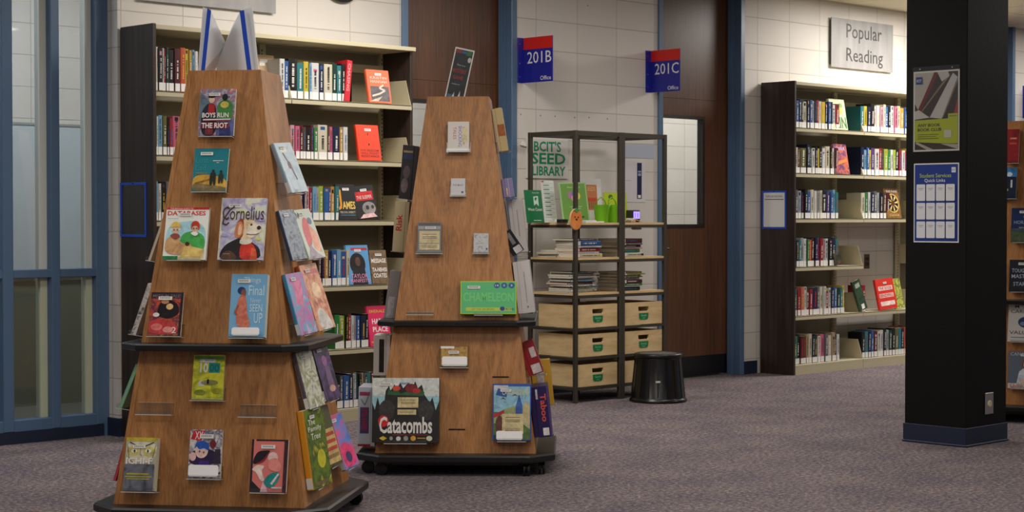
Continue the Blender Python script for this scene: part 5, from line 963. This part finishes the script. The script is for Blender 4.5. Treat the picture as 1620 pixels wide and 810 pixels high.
# ---- tower 3, visible strip right of the column
put(T3, 0, 'dark red novel, highest on the tower behind the column', 1590, 1611, 258, 204, .02, art_noise('dark_crimson', [(110, 20, 26), (150, 30, 34), (90, 16, 22)], 14), [('r', .3, .7, .8, .75, (206, 140, 110)), ('r', .3, .55, .8, .6, (190, 90, 70))], extra=.1, sticker=None)
put(T3, 0, 'bright blue and navy novel, second on the tower behind the column', 1584, 1607, 314, 265, .02, (24, 34, 60), [('r', 0, .7, 1, 1, (60, 130, 190)), ('e', .5, .78, .2, .07, (206, 220, 230)), ('r', .6, .35, .72, .6, (206, 210, 214)), ('e', .4, .28, .06, .04, (150, 190, 100))], extra=.1, sticker=None)
put(T3, 0, 'navy novel with pale title and glowing green horizon, third row', 1599, 1640, 383, 329, .02, (26, 44, 92), [('r', 0, 0, 1, .3, (76, 90, 60)), ('r', 0, .3, 1, .4, (60, 76, 84)), ('t', 'HORIZON', .1, .53, .9, .63, (150, 170, 206)), ('t', 'A', .45, .72, .55, .8, (150, 170, 206)), ('t', 'NOVEL', .3, .4, .6, .45, (190, 190, 160))], extra=.08, sticker=(.5, .88, .06, .015))
put(T3, 0, 'dark blue business book with white capitals above the black shelf', 1596, 1640, 461, 411, .02, (28, 32, 44), [('t', 'TOUGHEST', .08, .6, .9, .72, (176, 186, 206)), ('t', 'MASTER', .08, .42, .78, .54, (176, 186, 206)), ('t', 'START', .15, .18, .7, .3, (176, 186, 206))], extra=.08, sticker=(.5, .87, .06, .015))
put(T3, 0, 'white book with grey capitals and dark blue globe below the black shelf', 1594, 1640, 540, 479, .024, (206, 202, 194), [('t', 'MARK', .22, .86, .8, .94, (70, 70, 76)), ('t', 'CARNEY', .08, .73, .92, .82, (70, 70, 76)), ('e', .6, .5, .26, .14, (36, 60, 110)), ('e', .5, .46, .1, .05, (120, 130, 150)), ('t', 'VALUES', .05, .19, .88, .28, (70, 70, 76)), ('r', .1, .1, .85, .12, (130, 130, 130))], extra=.06, sticker=(.55, .9, .06, .015))
put(T3, 0, 'magazine with a seated woman in a pale shirt, lowest behind the column', 1594, 1640, 614, 556, .006, (96, 106, 120), [('r', 0, 0, 1, .14, (206, 196, 190)), ('t', 'CANADIAN', .06, .88, .95, .97, (190, 196, 206)), ('e', .62, .66, .16, .15, (120, 76, 50)), ('e', .62, .64, .1, .1, SK), ('p', [(.3, .14), (.38, .46), (.52, .54), (.74, .54), (.92, .42), (.96, .14)], (206, 214, 226)), ('e', .55, .2, .14, .05, SK), ('t', 'LIVING', .1, .03, .6, .11, (190, 60, 60))], extra=.08, sticker=(.6, .9, .06, .015))

# ---- white folded boards with blue tape standing on top of the front tower
tp_ = T1.o; n_, u_ = fdirs(T1, 0); blue_t = mat((24, 72, 190), .4, name='blue_tape'); brd = mat((232, 234, 236), .5, name='white_foam_board')
def board(label, pts, dist, tape, bend):
    """pts: photo outline on a plane through the tower top; standing on ZT"""
    o = None; P3 = [hitp(px, py, n_, T1.A.dot(n_)+dd) for (px, py), dd in zip(pts, dist)]
    return P3
def folded(label, corners, ds, tapeq):
    P3 = [hitp(px, py, n_, T1.A.dot(n_)+d) for (px, py), d in zip(corners, ds)]
    zmin = min(p.z for p in P3); c0 = P3[0].copy(); o = thing('folded_board', label, 'board', (c0.x, c0.y, ZT-.004))
    return o, P3
def flatpoly(P3, o, name, m, th=.003, nrm=None):
    base = o.location; A, B, C = P3[0], P3[1], P3[2]; nn = (B-A).cross(C-A).normalized()
    if nn.dot(CO-A) < 0: nn = -nn
    vs = [p-base for p in P3] + [p-base-nn*th for p in P3]; k = len(P3)
    b = MB(); b.add(vs, [tuple(range(k)), tuple(range(2*k-1, k-1, -1))]+[(i, (i+1) % k, k+(i+1) % k, k+i) for i in range(k)], m); return fixn(b.build(name, o))
def onplane(px, py, d): return hitp(px, py, n_, T1.A.dot(n_)+d)
zt_ = 112
for label, front, fd, back, bd, tape in (
    ('white folded board with blue taped edge, left one on the front tower top', [(313, zt_), (321, 11), (333, 16), (322, zt_)], (.10, .10, .09, .09), [(322, zt_), (333, 16), (358, 70), (340, zt_)], (.09, .09, -.06, -.06), [(318, zt_), (328, 13), (334, 17), (324, zt_)]),
    ('white folded board with blue taped edge, right one on the front tower top', [(396, zt_), (381, 16), (399, 12), (409, zt_)], (.09, .09, .10, .10), [(337, zt_), (368, 40), (381, 16), (396, zt_)], (-.08, -.03, .09, .09), [(391, zt_), (379, 17), (386, 16), (398, zt_)])):
    A_ = onplane(front[0][0], front[0][1], fd[0]); o = thing('folded_board', label, 'board', (A_.x, A_.y, ZT-.004))
    P3 = [onplane(a, b, d) for (a, b), d in zip(front, fd)]
    flatpoly(P3, o, 'narrow_flap', brd)
    P3 = [onplane(a, b, d) for (a, b), d in zip(back, bd)]
    flatpoly([P3[0], P3[1], P3[2]], o, 'wide_flap', brd) if 0 else None
    b = MB(); base = o.location; vs = [p-base for p in P3]; nn = (vs[1]-vs[0]).cross(vs[2]-vs[0]).normalized()
    vs = [v for v in vs]+[v+nn*.003 for v in vs]
    b.add(vs, [(0, 1, 2), (0, 2, 3), (4, 6, 5), (4, 7, 6)]+[(i, (i+1) % 4, 4+(i+1) % 4, 4+i) for i in range(4)], brd); fixn(b.build('wide_flap', o))
    P3 = [onplane(a, b, max(fd)+.004) for (a, b) in tape]
    flatpoly(P3, o, 'blue_tape', blue_t, .001)
